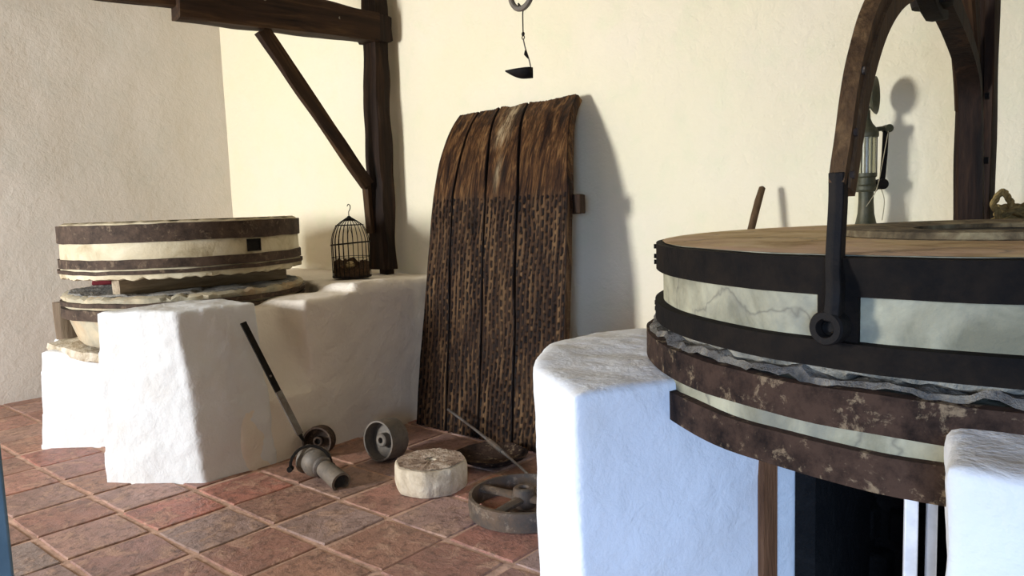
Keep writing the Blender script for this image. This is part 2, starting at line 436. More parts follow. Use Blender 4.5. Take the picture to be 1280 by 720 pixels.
# blue-grey door leaf standing open beside the camera
dr = thing('door_leaf', 'blue-grey painted door leaf standing open at the left edge of the picture', 'door', (-.925, -.9, 0))
MB().box((-.915, -.336, 1.06), (.04, 1.128, 2.08)).obj('door_panel', BLUE_DOOR, dr, bevel=.004)
for z in (.25, 1.9): MB().box((-.9, -.336, z), (.02, 1.0, .14)).obj('ledge', BLUE_DOOR, dr, bevel=.003)
for z in (.25, 1.85): MB().tube([(-.925, -.915, z), (-.925, -.915, z+.1)], .012).obj('hinge', I_BLACK, dr)

# ------------------------------------------------------------------ left mill masonry
def q4(pts_b, zb, pts_t, zt):
    zt_ = zt if isinstance(zt, (list, tuple)) else [zt]*4
    return [(x, y, zb) for x, y in pts_b]+[(p[0], p[1], z) for p, z in zip(pts_t, zt_)]
bench = masonry('masonry_bench', [
    q4([(-4.03, 2.42), (-3.575, 2.42), (-3.575, 3.61), (-4.03, 3.61)], -.05, [(-4.03, 2.36), (-3.60, 2.38), (-3.60, 3.61), (-4.03, 3.61)], [.82, .84, .865, .865]),
    q4([(-4.03, 2.75), (-3.575, 2.75), (-3.575, 3.61), (-4.03, 3.61)], -.05, [(-4.10, 2.80), (-3.62, 2.74), (-3.62, 3.61), (-4.10, 3.61)], [.865, .905, .875, .865]),
    q4([(-4.35, 2.92), (-3.9, 2.75), (-3.9, 3.61), (-4.35, 3.61)], -.05, [(-4.35, 2.92), (-3.9, 2.75), (-3.9, 3.61), (-4.35, 3.61)], .868),
    q4([(-6.46, 2.99), (-3.9, 2.99), (-3.9, 3.61), (-6.46, 3.61)], -.05, [(-6.46, 2.99), (-3.9, 2.99), (-3.9, 3.61), (-6.46, 3.61)], .866),
    q4([(-4.12, 1.95), (-3.575, 1.95), (-3.575, 2.6), (-4.12, 2.6)], -.05, [(-4.12, 1.95), (-3.58, 1.95), (-3.58, 2.6), (-4.12, 2.6)], .34),
    q4([(-4.12, 1.95), (-3.58, 1.95), (-3.58, 2.6), (-4.12, 2.6)], .30, [(-4.12, 1.95), (-3.82, 1.95), (-3.82, 2.6), (-4.12, 2.6)], .80),
], BENCH, .018, 8, .014, 4, (-4.5, 3.0, 0))
tag(bench, 'long whitewashed masonry bench along the back wall, under the birdcage', 'bench')
pil = masonry('masonry_pillar', [
    q4([(-4.02, 1.445), (-3.585, 1.75), (-3.565, 2.15), (-4.1, 2.15)], -.05, [(-4.02, 1.47), (-3.66, 1.70), (-3.60, 2.10), (-4.10, 2.12)], .862)],
    WHITE, .014, 5, .014, 5, (-3.85, 1.9, 0))
tag(pil, 'brightly lit white masonry pillar in front of the left mill, beside the iron lever', 'pillar')
pil2 = masonry('masonry_pillar', [
    q4([(-4.975, 1.455), (-4.40, 1.93), (-4.45, 2.02), (-5.05, 2.0)], -.05, [(-4.96, 1.50), (-4.40, 1.93), (-4.45, 2.02), (-5.05, 2.0)], [.57, .46, .52, .585])],
    WHITE, .014, 5, .012, 5, (-4.75, 1.9, 0))
tag(pil2, 'low pale blue-white masonry pillar at far left, half behind the bright pillar', 'pillar')
core = masonry('masonry_plinth', [q4([(-5.0, 2.02), (-4.16, 2.02), (-4.16, 2.8), (-5.0, 2.8)], -.05, [(-5.0, 2.02), (-4.16, 2.02), (-4.16, 2.8), (-5.0, 2.8)], .595)], WHITE, .03, 4, .01, 4, (-4.7, 2.4, 0))
tag(core, 'white masonry plinth under the left mill, between its two pillars', 'plinth')

# left mill --------------------------------------------------------
LX, LY = -4.665, 2.268
SEG = 160
def chip(seed, amp, f=9):
    def fn(a): return amp*(nz(math.cos(a)*f, math.sin(a)*f, seed)+.6*nz(math.cos(a)*f*3, math.sin(a)*f*3, seed+3))
    return fn
def stone_disc(prof, ch, c):
    """prof rows (r, z, chip weight)"""
    def fn(i, a, r, z):
        wgt = prof[i][2]
        return (r+wgt*ch(a)*1.0 if r > 0 else 0, z+wgt*ch(a+1.3)*.8)
    return MB().lathe([(p[0], p[1]) for p in prof], SEG, c, fn=fn)
def ring_band(r0, r1, z0, z1, c, rough=.0015, seed=0, seg=96):
    def fn(i, a, r, z):
        e = rough*nz(math.cos(a)*6+seed, math.sin(a)*6, z*8)
        return r+(e if r > r0 else 0), z+e*1.5
    zm = (z0+z1)/2
    return MB().lathe([(r0, z0), (r1, z0+.002), (r1, zm), (r1, z1-.002), (r0, z1)], seg, c, fn=fn, closed=True)
lc = (LX, LY, 0)
us = thing('upper_millstone', 'cream upper millstone with iron bands on the left mill, propped up on timber', 'millstone', (LX, LY, .992))
ch = chip(3, .018, 15)
stone_disc([(0, .995, 0), (.4, .993, 0), (.60, .99, .2), (.665, .985, .8), (.682, .990, 1.0), (.688, 1.010, .4), (.680, 1.04, 0), (.676, 1.2, 0), (.672, 1.276, 0), (.668, 1.288, .4), (.645, 1.297, .6), (.62, 1.298, .2), (.3, 1.297, 0), (.12, 1.297, 0), (.12, 1.22, 0), (0, 1.22, 0)], ch, lc).obj('stone_body', ST_CREAM, us)
label(ring_band(.665, .688, 1.185, 1.284, lc, .003, 1).obj('iron_band', I_RUSTL, us), 'broad dark brown iron band at the top')
ring_band(.672, .690, 1.043, 1.096, lc, .003, 2).obj('iron_band', I_RUSTL, us)
ring_band(.675, .697, 1.014, 1.036, lc, .003, 3).obj('iron_band', I_RUSTL, us)
label(MB().lathe([(0, 1.2985), (.3, 1.2995), (.60, 1.2995), (.655, 1.2975)], 96, lc, fn=lambda i, a, r, z: (r+.012*nz(math.cos(a)*7, math.sin(a)*7, i), z)).obj('top_crust', ST_TOPL, us), 'mossy brown crust on top')
# square socket on the band side; a black plug paints the shade of its hole
a_ = math.atan2(1.95-LY, -4.1-LX)
def on_ring(a, r, z, c=lc): return Vector((c[0]+r*math.cos(a), c[1]+r*math.sin(a), z))
def aim_socket():
    mb = MB(); a0 = SOCK; p = on_ring(a0, .680, 1.142); t = Vector((-math.sin(a0), math.cos(a0), 0)); n_ = Vector((math.cos(a0), math.sin(a0), 0))
    for dx, dz, sx, sz in ((0, .03, .044, .005), (0, -.03, .044, .005), (-.040, 0, .005, .034), (.040, 0, .005, .034)):
        c0 = p+t*dx+Vector((0, 0, dz)); P = []
        for nn in (-.01, .004):
            P += [c0-t*sx+n_*nn-Vector((0, 0, sz)), c0+t*sx+n_*nn-Vector((0, 0, sz)), c0+t*sx+n_*nn+Vector((0, 0, sz)), c0-t*sx+n_*nn+Vector((0, 0, sz))]
        mb.hexa(P)
    P = []
    for nn in (-.02, .001):
        P += [p-t*.033+n_*nn-Vector((0, 0, .028)), p+t*.033+n_*nn-Vector((0, 0, .028)), p+t*.033+n_*nn+Vector((0, 0, .028)), p-t*.033+n_*nn+Vector((0, 0, .028))]
    mb.hexa(P); return mb
SOCK = .105
aim_socket().obj('iron_socket', I_BLACK, us)

ls = thing('lower_millstone', 'buff lower millstone with chipped furrowed rim under the left mill', 'millstone', (LX, LY, .60))
ch2 = chip(11, .020, 16)
stone_disc([(0, .60, 0), (.60, .60, 0), (.618, .62, .2), (.638, .68, .2), (.665, .76, 0), (.672, .80, .1), (.682, .862, .4), (.690, .882, 1.0), (.665, .896, .8), (.62, .893, .3), (.3, .89, 0), (0, .89, 0)], ch2, lc).obj('stone_body', ST_LOW, ls)
ring_band(.668, .700, .762, .822, lc, .004, 5).obj('iron_band', I_RUSTL, ls)
ring_band(.672, .700, .833, .860, lc, .004, 6).obj('iron_band', I_RUSTL, ls)
# furrowed face
mb = MB()
def furrow(i, a, r, z):
    s_ = (a*12/(2*PI)+r*1.3) % 1.0; return r, z+(.010*(s_-.5) if 0.05 < r else 0)+.006*nz(r*9, a*9, 2)
mb.lathe([(.66, .892), (.65, .902), (.60, .902), (.50, .902), (.40, .902), (.3, .902), (.1, .9), (0, .9)], 240, lc, fn=furrow)
label(mb.obj('furrowed_face', ST_BLUEL, ls), 'dark grey furrowed grinding face')

tm = timber((-4.375, 1.72, .944), (-4.33, 2.72, .944), .11, .092, n=18, wob=.007, seed=4).obj('timber_wedge', W_GREY, loc=(-4.35, 2.2, .944))
tag(tm, 'weathered squared timber on the right propping the left upper millstone', 'timber', None)
tm2 = timber((-5.08, 2.0, .944), (-5.1, 2.75, .944), .10, .092, n=14, wob=.006, seed=8).obj('timber_wedge', W_GREY, loc=(-5.1, 2.4, .944))
tag(tm2, 'second squared timber far inside the gap between the left millstones', 'timber')
rc = MB()
random.seed(3)
P = [(-5.18, 1.885, .904), (-5.09, 1.985, .904), (-5.16, 2.06, .904), (-5.25, 1.96, .904), (-5.175, 1.90, .962), (-5.10, 1.985, .936), (-5.16, 2.04, .945), (-5.235, 1.96, .966)]
rc.hexa(P); ro = rc.obj('red_cloth', RED, bevel=.012, loc=(-5.17, 1.97, .905)); tag(ro, 'crumpled dark red cloth stuck between the left millstones', 'cloth')

slab = MB(); pts = [(-5.02, 1.56), (-4.70, 1.62), (-4.35, 1.82), (-4.35, 2.3), (-5.2, 2.3), (-5.12, 1.8)]
def lump(pts, z0, z1, amp, seed, slope=None):
    V = []; F = []; P = []
    n0 = len(pts)
    for i in range(n0):
        a, b = Vector(pts[i]), Vector(pts[(i+1) % n0])
        for k in range(6):
            p = a.lerp(b, k/6); P.append((p.x+amp*nz(p.x*20, p.y*20, seed), p.y+amp*nz(p.x*20, p.y*20, seed+5)))
    n = len(P); cx = sum(p[0] for p in P)/n; cy = sum(p[1] for p in P)/n
    zz = lambda x, y, z: z+(slope(x, y) if slope else 0)+amp*.5*nz(x*15, y*15, seed+9)
    for kk, z in ((.97, z0), (1.0, z0*.6+z1*.4), (.98, z1-.004), (.9, z1)):
        for x, y in P: V.append((cx+(x-cx)*kk, cy+(y-cy)*kk, zz(x, y, z)))
    for l in range(3):
        for i in range(n): j = (i+1) % n; F.append((l*n+i, l*n+j, (l+1)*n+j, (l+1)*n+i))
    F.append(tuple(range(n))[::-1]); F.append(tuple(3*n+i for i in range(n)))
    mb = MB(); mb.add(V, F); return mb
sl = lump(pts, .545, .60, .02, 4, lambda x, y: -.10*(x+5.0)).obj('mortar_slab', ST_SLAB, loc=(-4.7, 1.9, .55))
tag(sl, 'rough lime mortar slab lying on the low left pillar under the millstone', 'slab')
bl = timber((-5.40, 1.83, .56), (-5.405, 1.83, .80), .12, .16, up=(0, 1, 0), n=8, wob=.006, seed=2).obj('wood_block', W_GREYZ, loc=(-5.40, 1.83, .56))
tag(bl, 'squared weathered wooden block beside the lower stone at far left', 'block')
wp = masonry('masonry_plinth', [q4([(-5.52, 1.74), (-5.06, 1.74), (-5.06, 2.5), (-5.52, 2.5)], -.05, [(-5.5, 1.74), (-5.06, 1.74), (-5.06, 2.5), (-5.5, 2.5)], .56)], WHITE, .02, 4, .01, 4, (-5.25, 2.1, 0))
tag(wp, 'low white masonry plinth hidden behind the low left pillar, carrying the wooden block', 'plinth')

# ------------------------------------------------------------------ left crane
cr = thing('timber_crane', 'dark timber post with braced arm over the left mill', 'crane', (-4.1, 3.47, .875))
timber((-4.215, 3.46, .905), (-4.185, 3.475, 3.69), .175, .11, up=(0, 1, 0), n=60, wob=.016, seed=6, w1=.135).obj('post', W_BEAM, cr, loc=(-4.1, 3.47, .9))
MB().box((-4.19, 3.465, .89), (.08, .07, .05)).obj('foot_peg', W_BEAM, cr, bevel=.006)
jib_a, jib_b = Vector((-4.165, 3.44, 2.535)), Vector((-4.395, 2.19, 2.572))
def rot_x_obj(mb, name, m, parent, a, b, label_=None):
    """link with the local X axis along a->b so grain follows the timber"""
    a, b = Vector(a), Vector(b); rot = (b-a).to_track_quat('X', 'Z').to_matrix().to_4x4(); rot.translation = a
    inv = rot.inverted(); mb.v = [tuple(inv @ Vector(p)) for p in mb.v]
    o = bpy.data.objects.new(name, mb.mesh(name, m)); COL.objects.link(o)
    pw = Vector((0, 0, 0)); q = parent
    while q: pw += q.location; q = q.parent
    if parent: o.parent = parent
    rot.translation = a-pw; o.matrix_local = rot
    return o
rot_x_obj(timber(jib_a, jib_b, .17, .19, n=40, wob=.012, seed=9, h1=.27), 'arm', W_BEAM_Y, cr, jib_a, jib_b)
ea, eb = Vector((-4.40, 2.30, 2.595)), Vector((-4.70, 1.0, 2.60))
rot_x_obj(timber(ea, eb, .08, .17, n=20, wob=.008, seed=12), 'arm_extension', W_BEAM_Y, cr, ea, eb)
ba, bb = Vector((-4.225, 3.36, 1.49)), Vector((-4.285, 2.66, 2.43))
rot_x_obj(timber(ba, bb, .055, .085, n=24, wob=.007, seed=15), 'brace', W_BEAM_Y, cr, ba, bb)
rot_x_obj(timber((-4.245, 3.385, 1.16), (-4.24, 3.36, 1.55), .06, .03, up=(0, 1, 0), n=8, wob=.003, seed=16), 'brace_cleat', W_BEAM_Y, cr, (-4.245, 3.385, 1.16), (-4.24, 3.36, 1.55))
timber((-4.285, 3.465, 2.53), (-4.095, 3.465, 2.53), .15, .17, n=6, wob=.006, seed=17).obj('collar', W_BEAM, cr)
for p in ((-4.135, 3.14, 2.55), (-4.22, 2.66, 2.60), (-4.29, 2.27, 2.62)):
    MB().tube([(p[0]-.12, p[1], p[2]), (p[0]+.005, p[1]-.002, p[2])], .010, 8).obj('bolt', I_GREY, cr)

# ------------------------------------------------------------------ birdcage
bc = Vector((-4.15, 3.135, .880))
bg = thing('birdcage', 'small rusty wire birdcage with straw nest on the white bench', 'birdcage', bc)
Rc = .125
def cage_r(h):   # radius with height
    return Rc if h < .22 else Rc*math.cos((h-.22)/.185*PI/2*.86)**.75
wires = []
for k in range(24):
    a = 2*PI*k/24; pts = []
    for i in range(15):
        h = .0+i/14*.40
        r = cage_r(h) if h < .352 else cage_r(.352)*(1-(h-.352)/.048)+.005*(h-.352)/.048
        pts.append(bc+Vector((r*math.cos(a), r*math.sin(a), h)))
    MB().tube(pts, .0024, 5).obj('wire', I_BLACK, bg)
def circ(c, r, n=40, tilt=(0, 0)): return [Vector(c)+Vector((r*math.cos(2*PI*k/n), r*math.sin(2*PI*k/n), tilt[0]*math.cos(2*PI*k/n)+tilt[1]*math.sin(2*PI*k/n))) for k in range(n)]
for h, r, rr, tl in ((.008, Rc+.002, .003, (0, 0)), (.135, Rc+.002, .002, (0, 0)), (.225, Rc+.003, .0045, (.008, .004)), (.345, cage_r(.345)+.003, .003, (0, 0))):
    MB().tube(circ(bc+Vector((0, 0, h)), r, tilt=tl), rr, 6, closed=True).obj('hoop', I_BLACK, bg)
MB().lathe([(0, .405), (.008, .405), (.018, .392), (.034, .376), (.036, .372)], 24, bc).obj('cap', I_BLACK, bg)
hk = [bc+Vector(p) for p in ((0, 0, .395), (0, 0, .43), (.012, 0, .445), (.020, 0, .462), (.012, 0, .478), (-.004, 0, .480), (-.013, 0, .468))]
MB().tube(catmull(hk, 4), .003, 6).obj('hook', I_BLACK, bg)
MB().lathe([(0, 0), (Rc-.002, 0), (Rc-.002, .01), (0, .01)], 32, bc).obj('floor_plate', I_RUST, bg)
sw = [bc+Vector(p) for p in ((-.03, 0, .215), (.03, 0, .215), (.02, 0, .29), (0, 0, .34), (-.02, 0, .29))]
MB().tube(sw, .0018, 5, closed=True).obj('swing', I_BLACK, bg)
random.seed(12); mb = MB()
def nestz(i, a, r, z): 
    z = z-(.045*max(0, math.cos(a+.70)) if z > .05 and r > .06 else 0)+(.012 if z > .05 and r > .06 else 0)
    return r, z+(.035*nz(math.cos(a)*2, math.sin(a)*2, 7) if z > .05 else 0)+.012*nz(a*9, r*60, z*30)
mb.lathe([(0, .01), (.115, .01), (.121, .04), (.115, .085), (.085, .10), (.05, .055), (0, .05)], 40, bc, fn=nestz)
for k in range(150):
    a = random.uniform(0, 2*PI); r = random.uniform(.07, .112); h = random.uniform(.03, .10); b = a+random.uniform(-.6, .6)
    p = bc+Vector((r*math.cos(a), r*math.sin(a), h)); q = bc+Vector((.11*math.cos(b), .11*math.sin(b), h+random.uniform(-.02, .03)))
    mb.tube([p, q], .0016, 3, cap=False)
ne = tag(mb.obj('straw_nest', STRAW, loc=tuple(bc+Vector((0, 0, .01)))), 'dark straw nest filling the bottom of the birdcage', 'nest'); 
eg = MB().lathe([(.024*math.sin(t)*(1+.12*math.cos(t)), -.03*math.cos(t)) for t in [PI*k/10 for k in range(11)]], 20, (0, 0, 0), Matrix.Rotation(1.4, 4, 'Y'))
eg.v = [(p[0]*1.15+bc.x+.035, p[1]*1.15+bc.y-.035, p[2]*1.15+bc.z+.083) for p in eg.v]
tag(eg.obj('egg', EGG, loc=tuple(bc+Vector((.01, -.06, .075)))), 'yellowish egg lying in the nest inside the birdcage', 'egg')

# ------------------------------------------------------------------ threshing board
def prof_y(z):
    Z = [0, .4, .64, .98, 1.37, 1.585, 1.78, 1.89, 1.95]; Y = [3.055, 3.108, 3.145, 3.185, 3.247, 3.308, 3.395, 3.487, 3.56]
    return float(np.interp(z, Z, Y))
ZS = np.linspace(0, 1.95, 400); YS = np.array([prof_y(z) for z in ZS]); kk = np.ones(31)/31
YS = np.convolve(np.pad(YS, 15, mode='edge'), kk, mode='valid')
YS = YS + np.clip((.06-ZS)/.06, 0, 1)*0
def PY(z): return float(np.interp(z, ZS, YS))
edge_z = [0, .3, .9, 1.4, 1.6, 1.87, 1.95]
EX = [[-3.50, -3.493, -3.475, -3.462, -3.458, -3.446, -3.44], [-3.235, -3.242, -3.27, -3.292, -3.285, -3.273, -3.27], [-2.975, -2.982, -3.005, -3.028, -3.055, -3.109, -3.12],
      [-2.715, -2.729, -2.76, -2.785, -2.82, -2.89, -2.90], [-2.40, -2.404, -2.405, -2.436, -2.47, -2.537, -2.55]]
tb = thing('threshing_board', 'tall dark wooden threshing board of slotted planks leaning on the back wall', 'threshing board', (-2.95, 3.06, 0))
def plank(k):
    random.seed(50+k); top = 1.888; bot = 0.0
    x0 = lambda z: float(np.interp(z, edge_z, EX[k]))+(.0055 if k else 0)+.004*nz(z*4, k, 1)
    x1 = lambda z: float(np.interp(z, edge_z, EX[k+1]))-(.0055 if k < 3 else 0)+.004*nz(z*4, k, 5)
    nu, nv = 64, 400; V = []; slot = []; pale = []; T = .05
    pitchx = .038; pitchz = .062
    phase = {}
    for j in range(nv+1):
        for i in range(nu+1):
            u = i/nu
            a = x0(1.0)
            zt = top+.012*nz((k+u)*2.2, 7)+(.020*(k+u)/4)+.006*nz((k+u)*30, 2); z = bot+(zt-bot)*j/nv
            X0, X1 = x0(z), x1(z); x = X0+(X1-X0)*u
            d = 0.0; s = 0.0
            lim = 1.365+.015*nz(x*12, 3)
            if z < lim and .02 < u < .98:
                xx = x+.026*nz(z*3.2, k*3.1+x*3, 2)+.008*nz(z*9, x*12, 2)+.003*nz(z*40, x*20, 2)
                col = math.floor(xx/pitchx*1.25); fx = xx/pitchx*1.25-col
                zz = (z+.004*nz(col*3.7, z*5))/pitchz+(.5 if col % 2 else 0)+.35*nz(col*1.7, k*9.1)+.5*nz(x*5, z*2.5, k)
                row = math.floor(zz); fz = zz-row
                wob = .12*nz(col*2.3, row*1.9, k); 
                ax = abs(fx-.5-wob-(fz-.5)*.12)/(.27+.10*nz(col*3.1, row*4.3, k+.5)); az = abs(fz-.5)/(.38+.14*nz(col*5.1, row*3.3, k))
                if ax < 1 and az < 1:
                    s = min(1, (1-ax**3)*(1-az**6)*1.6)
                wear = .75+.5*nz(x*4, z*3, 6)
                s *= max(.3, min(1, wear+.25))
            d = s*.009
            if min(u, 1-u) < .022 and 0 < k+u < 4: s = max(s, .9)
            # knots, splits and wavy worn surface
            d += .004*nz(x*28, z*2.0, k)+.006*nz(x*9, z*1.6, 11)+(.005*abs(nz(x*70, z*5, k)) if z < lim else 0)
            if k == 1:
                rr = math.hypot((x+3.12)/.045, (z-1.22)/.09); d += .014*math.exp(-rr*rr)*(1+nz(x*60, z*30))
                s = max(s, .8*math.exp(-rr*rr*1.6))
            y = PY(z)
            edge = min(u, 1-u); d += .006*max(0, 1-edge/.03)**2 if edge < .03 else 0
            dy = (PY(z+.01)-PY(z-.01))/.02; nn = Vector((0, -1, dy)).normalized()
            V.append(Vector((x, y, z))-nn*d); slot.append(s)
            pale.append(.65*max(0.0, min(1.0, 1.5*math.exp(-((x+2.985-.03*nz(z*6, 1))/.045)**2)*max(0, min(1, (z-1.62)/.1))*(.6+nz(x*50, z*9))+.9*math.exp(-((x+2.95)/.02)**2-((z-1.50)/.08)**2))))
    K = len(V); at = lambda i, j: j*(nu+1)+i
    for j in range(nv+1):
        for i in range(nu+1):
            u = i/nu; zt = top+.012*nz((k+u)*2.2, 7)+(.020*(k+u)/4)+.006*nz((k+u)*30, 2); z = bot+(zt-bot)*j/nv
            dy = (PY(z+.01)-PY(z-.01))/.02; nn = Vector((0, -1, dy)).normalized()
            X0, X1 = x0(z), x1(z)
            if i in (0, nu) or j in (0, nv) or True:
                V.append(Vector((X0+(X1-X0)*u, PY(z), z))-nn*T)
    F = []
    for j in range(nv):
        for i in range(nu): F.append((at(i, j), at(i+1, j), at(i+1, j+1), at(i, j+1)))
    # coarse back
    st = 16; js = list(range(0, nv, 10))+[nv]
    for a in range(len(js)-1):
        for i in range(0, nu, st): F.append(tuple(K+q for q in (at(i, js[a]), at(i, js[a+1]), at(i+st, js[a+1]), at(i+st, js[a]))))
    for j in range(nv): F.append((at(0, j), at(0, j+1), K+at(0, j+1), K+at(0, j))); F.append((at(nu, j), K+at(nu, j), K+at(nu, j+1), at(nu, j+1)))
    for i in range(nu): F.append((at(i, 0), K+at(i, 0), K+at(i+1, 0), at(i+1, 0))); F.append((at(i, nv), at(i+1, nv), K+at(i+1, nv), K+at(i, nv)))
    base = Vector((-2.95, 3.06, 0))
    me = bpy.data.meshes.new('plank'); me.from_pydata([tuple(p-base) for p in V], [], F)
    at_ = me.attributes.new('slot', 'FLOAT', 'POINT'); vals = slot+[0.0]*(len(V)-len(slot)); at_.data.foreach_set('value', vals)
    at2 = me.attributes.new('pale', 'FLOAT', 'POINT'); at2.data.foreach_set('value', pale+[0.0]*(len(V)-len(pale)))
    me.materials.append(W_BOARD)
    for p in me.polygons: p.use_smooth = True
    o = bpy.data.objects.new('plank', me); COL.objects.link(o); o.parent = tb
    return o
for k in range(4): plank(k)
for z, x1 in ((1.31, -2.385), (.55, -2.40)):
    y = PY(z)+.075
    timber((-3.40, y, z), (x1, y, z), .05, .10, n=10, wob=.004, seed=int(z*10)).obj('batten', W_BEAM, tb)

# ------------------------------------------------------------------ hanging ring and iron lamp cup
hp = Vector((-1.665, 2.0, 0))
hr = thing('hanging_ring', 'iron ring hanging at the top centre, above the small ladle', 'ring', (hp.x, hp.y, 2.02))
MB().tube([hp+Vector((.055*math.cos(t), -.01*math.cos(t), 2.005+.055*math.sin(t))) for t in [2*PI*k/40 for k in range(40)]], .0095, 10, closed=True).obj('ring', I_GREY, hr)
MB().tube([hp+Vector((0, 0, 2.06)), hp+Vector((0, 0, 3.7))], .006, 8).obj('rod', I_BLACK, hr)
ld = thing('ladle', 'small black pointed iron ladle hanging by a wire against the back wall', 'ladle', (hp.x, hp.y, 1.75))
s1 = [hp+Vector(p) for p in ((-.012, 0, 1.958), (-.004, -.012, 1.965), (.004, 0, 1.945), (.003, 0, 1.93), (.002, 0, 1.865))]
MB().tube(catmull(s1, 4), .0022, 6).obj('hanging_wire', I_BLACK, ld)
for z in (1.868, 1.857): MB().tube([hp+Vector((.002+.005*math.cos(t), 0, z+.006*math.sin(t))) for t in [2*PI*k/12 for k in range(12)]], .0018, 5, closed=True).obj('link', I_BLACK, ld)
hd = [hp+Vector(p) for p in ((.002, 0, 1.852), (.010, 0, 1.82), (.020, .004, 1.785), (.026, .006, 1.755))]
MB().tube(catmull(hd, 4), [.0022]*13, 6).obj('handle', I_BRIGHT, ld)
MB().sweep([hp+Vector((.012, 0, 1.815)), hp+Vector((.018, 0, 1.803)), hp+Vector((.022, 0, 1.787))], lambda i: [(-.002, -.0), (-.002, [.004, .012, .003][i]), (.002, [.004, .012, .003][i]), (.002, 0)], up=(-1, -.8, 0)).obj('leaf_clip', I_BLACK, ld)
V = []; n = 14
cupax = R_.copy(); cupax.z = 0; cupax.normalize(); cupn = Vector((-cupax.y, cupax.x, 0))
for t in range(n+1):
    k = t/n; x = -.062+.092*k; wd = .034*math.sin(min(1, k*1.25)*PI/2)*(1 if k < .85 else (1-(k-.85)/.15*.5)); dp = .004+.028*math.sin(min(1, k*1.4)*PI/2)
    for s_ in range(9):
        a = PI*s_/8; V.append(hp+cupax*x+cupn*wd*math.cos(a)+Vector((0, 0, 1.757-.012*(1-k)*-.2-dp*math.sin(a)-.006*(1-k))))
F = []
for t in range(n):
    for s_ in range(8): F.append((t*9+s_, t*9+s_+1, (t+1)*9+s_+1, (t+1)*9+s_))
F.append(tuple(n*9+s_ for s_ in range(9)))
cu = MB().add(V, F).obj('cup', I_BLACK, ld); so = cu.modifiers.new('wall', 'SOLIDIFY'); so.thickness = .002

# ------------------------------------------------------------------ things on the floor
# joint of a mill spout: iron ball with pipe and strap
B = Vector((-3.20, 2.135, .080))
bt = thing('iron_ball_joint', 'grey cast iron ball joint with short pipe and strap on the tiles', 'iron fitting', (B.x, B.y, 0))
def sph(r, a=1.0, n=16): return [(r*math.sin(PI*k/n), -r*a*math.cos(PI*k/n)) for k in range(n+1)]
MB().lathe(sph(.076), 32, B).obj('ball', I_GREY, bt)
pd = Vector((.75, -.09, -.15)).normalized(); rot = pd.to_track_quat('Z', 'Y').to_matrix().to_4x4()
def along(prof, o_, rt, seg=28, closed=False):
    mb = MB().lathe(prof, seg, (0, 0, 0), rt, closed=closed); mb.v = [tuple(Vector(p)+o_) for p in mb.v]; return mb
along([(.028, .05), (.052, .055), (.054, .075), (.046, .082), (.030, .082)], B, rot, closed=True).obj('collar', I_BRIGHT, bt)
along([(.033, .07), (.043, .075), (.048, .235), (.050, .245), (.039, .247), (.035, .08)], B-Vector((0, 0, .0)), rot, closed=True).obj('pipe', I_GREY, bt)
label(along([(0, .14), (.037, .14)], B, rot).obj('pipe_end', I_BLACK, bt), 'black disc painted as the shade inside the pipe')  # flat black disc paints the shade inside the pipe
# back flange
rt2 = Vector((-.9, -.25, .12)).normalized().to_track_quat('Z', 'Y').to_matrix().to_4x4()
along([(0, .04), (.062, .045), (.072, .055), (.072, .068), (.060, .078), (0, .08)], B, rt2).obj('flange', I_GREY, bt)
st_ = []
for k in range(13):
    t = PI*k/12
    st_.append(B+Vector((0, 0, -.01))+Vector((.62, .66, 0)).normalized()*.100*math.cos(t)*-1+Vector((0, 0, .105*math.sin(t)))+Vector((.02, -.045, 0)))
MB().sweep(st_, lambda i: [(-.007, -.003), (.007, -.003), (.007, .003), (-.007, .003)], up=(.66, -.62, .0)).obj('strap', I_BLACK, bt, bevel=.001)
for e in (st_[0], st_[-1]): MB().tube([e+Vector((.01, -.012, -.004)), e+Vector((-.01, .012, -.004))], .014, 10).obj('strap_eye', I_BLACK, bt)
# lever
lv = thing('iron_lever', 'long flat black iron bar leaning from the ball joint to the bench', 'bar', (-3.30, 2.20, .19))
l0, l1 = Vector((-3.30, 2.135, .165)), Vector((-3.54, 1.985, .775))
mb = MB().sweep([l0.lerp(l1, k/8) for k in range(9)], lambda i: [(-.017, -.005), (.017, -.005), (.017, .005), (-.017, .005)] if i > 0 else [(-.006, -.004), (.006, -.004), (.006, .004), (-.006, .004)], up=(1, 0, .2))
mb.obj('bar', I_BLACK, lv, bevel=.002)
label(MB().sweep([l0.lerp(l1, .06+k*.06) for k in range(7)], lambda i: [(-.0175, -.0055), (.0175, -.0055), (.0175, .0055), (-.0175, .0055)], up=(1, 0, .2)).obj('worn_shank', I_BRIGHT, lv), 'grey worn lower half')
MB().tube([l0.lerp(l1, .55)+Vector((-.002, 0, 0)), l0.lerp(l1, .55)+Vector((.009, -.002, .002))], .006, 8).obj('rivet', I_GREY, lv)
# pulleys
def pulley(name_label, c, axis, R1, W, hub_r, mt, cat='pulley'):
    t = thing('pulley_wheel', name_label, cat, (c[0], c[1], 0))
    rt = Vector(axis).normalized().to_track_quat('Z', 'Y').to_matrix().to_4x4(); c = Vector(c)
    along([(R1-.010, -W/2), (R1-.001, -W/2), (R1+.001, 0), (R1-.001, W/2), (R1-.010, W/2), (R1-.012, 0)], c, rt, 48, True).obj('rim', mt, t)
    along([(.012, -.012), (R1-.008, -.014), (R1-.008, -.004), (.012, -.002)], c, rt, 48, True).obj('web', mt, t)
    along([(.016, -W*.3), (hub_r, -W*.3), (hub_r, W*.30), (hub_r-.006, W*.34), (.016, W*.34)], c, rt, 24, True).obj('hub', mt, t)
    label(along([(0, W*.2), (.016, W*.2)], c, rt, 12).obj('bore', I_BLACK, t), 'black disc painted as the shade in the hub hole'); return t  # flat black disc stands in for the shade of the hub hole
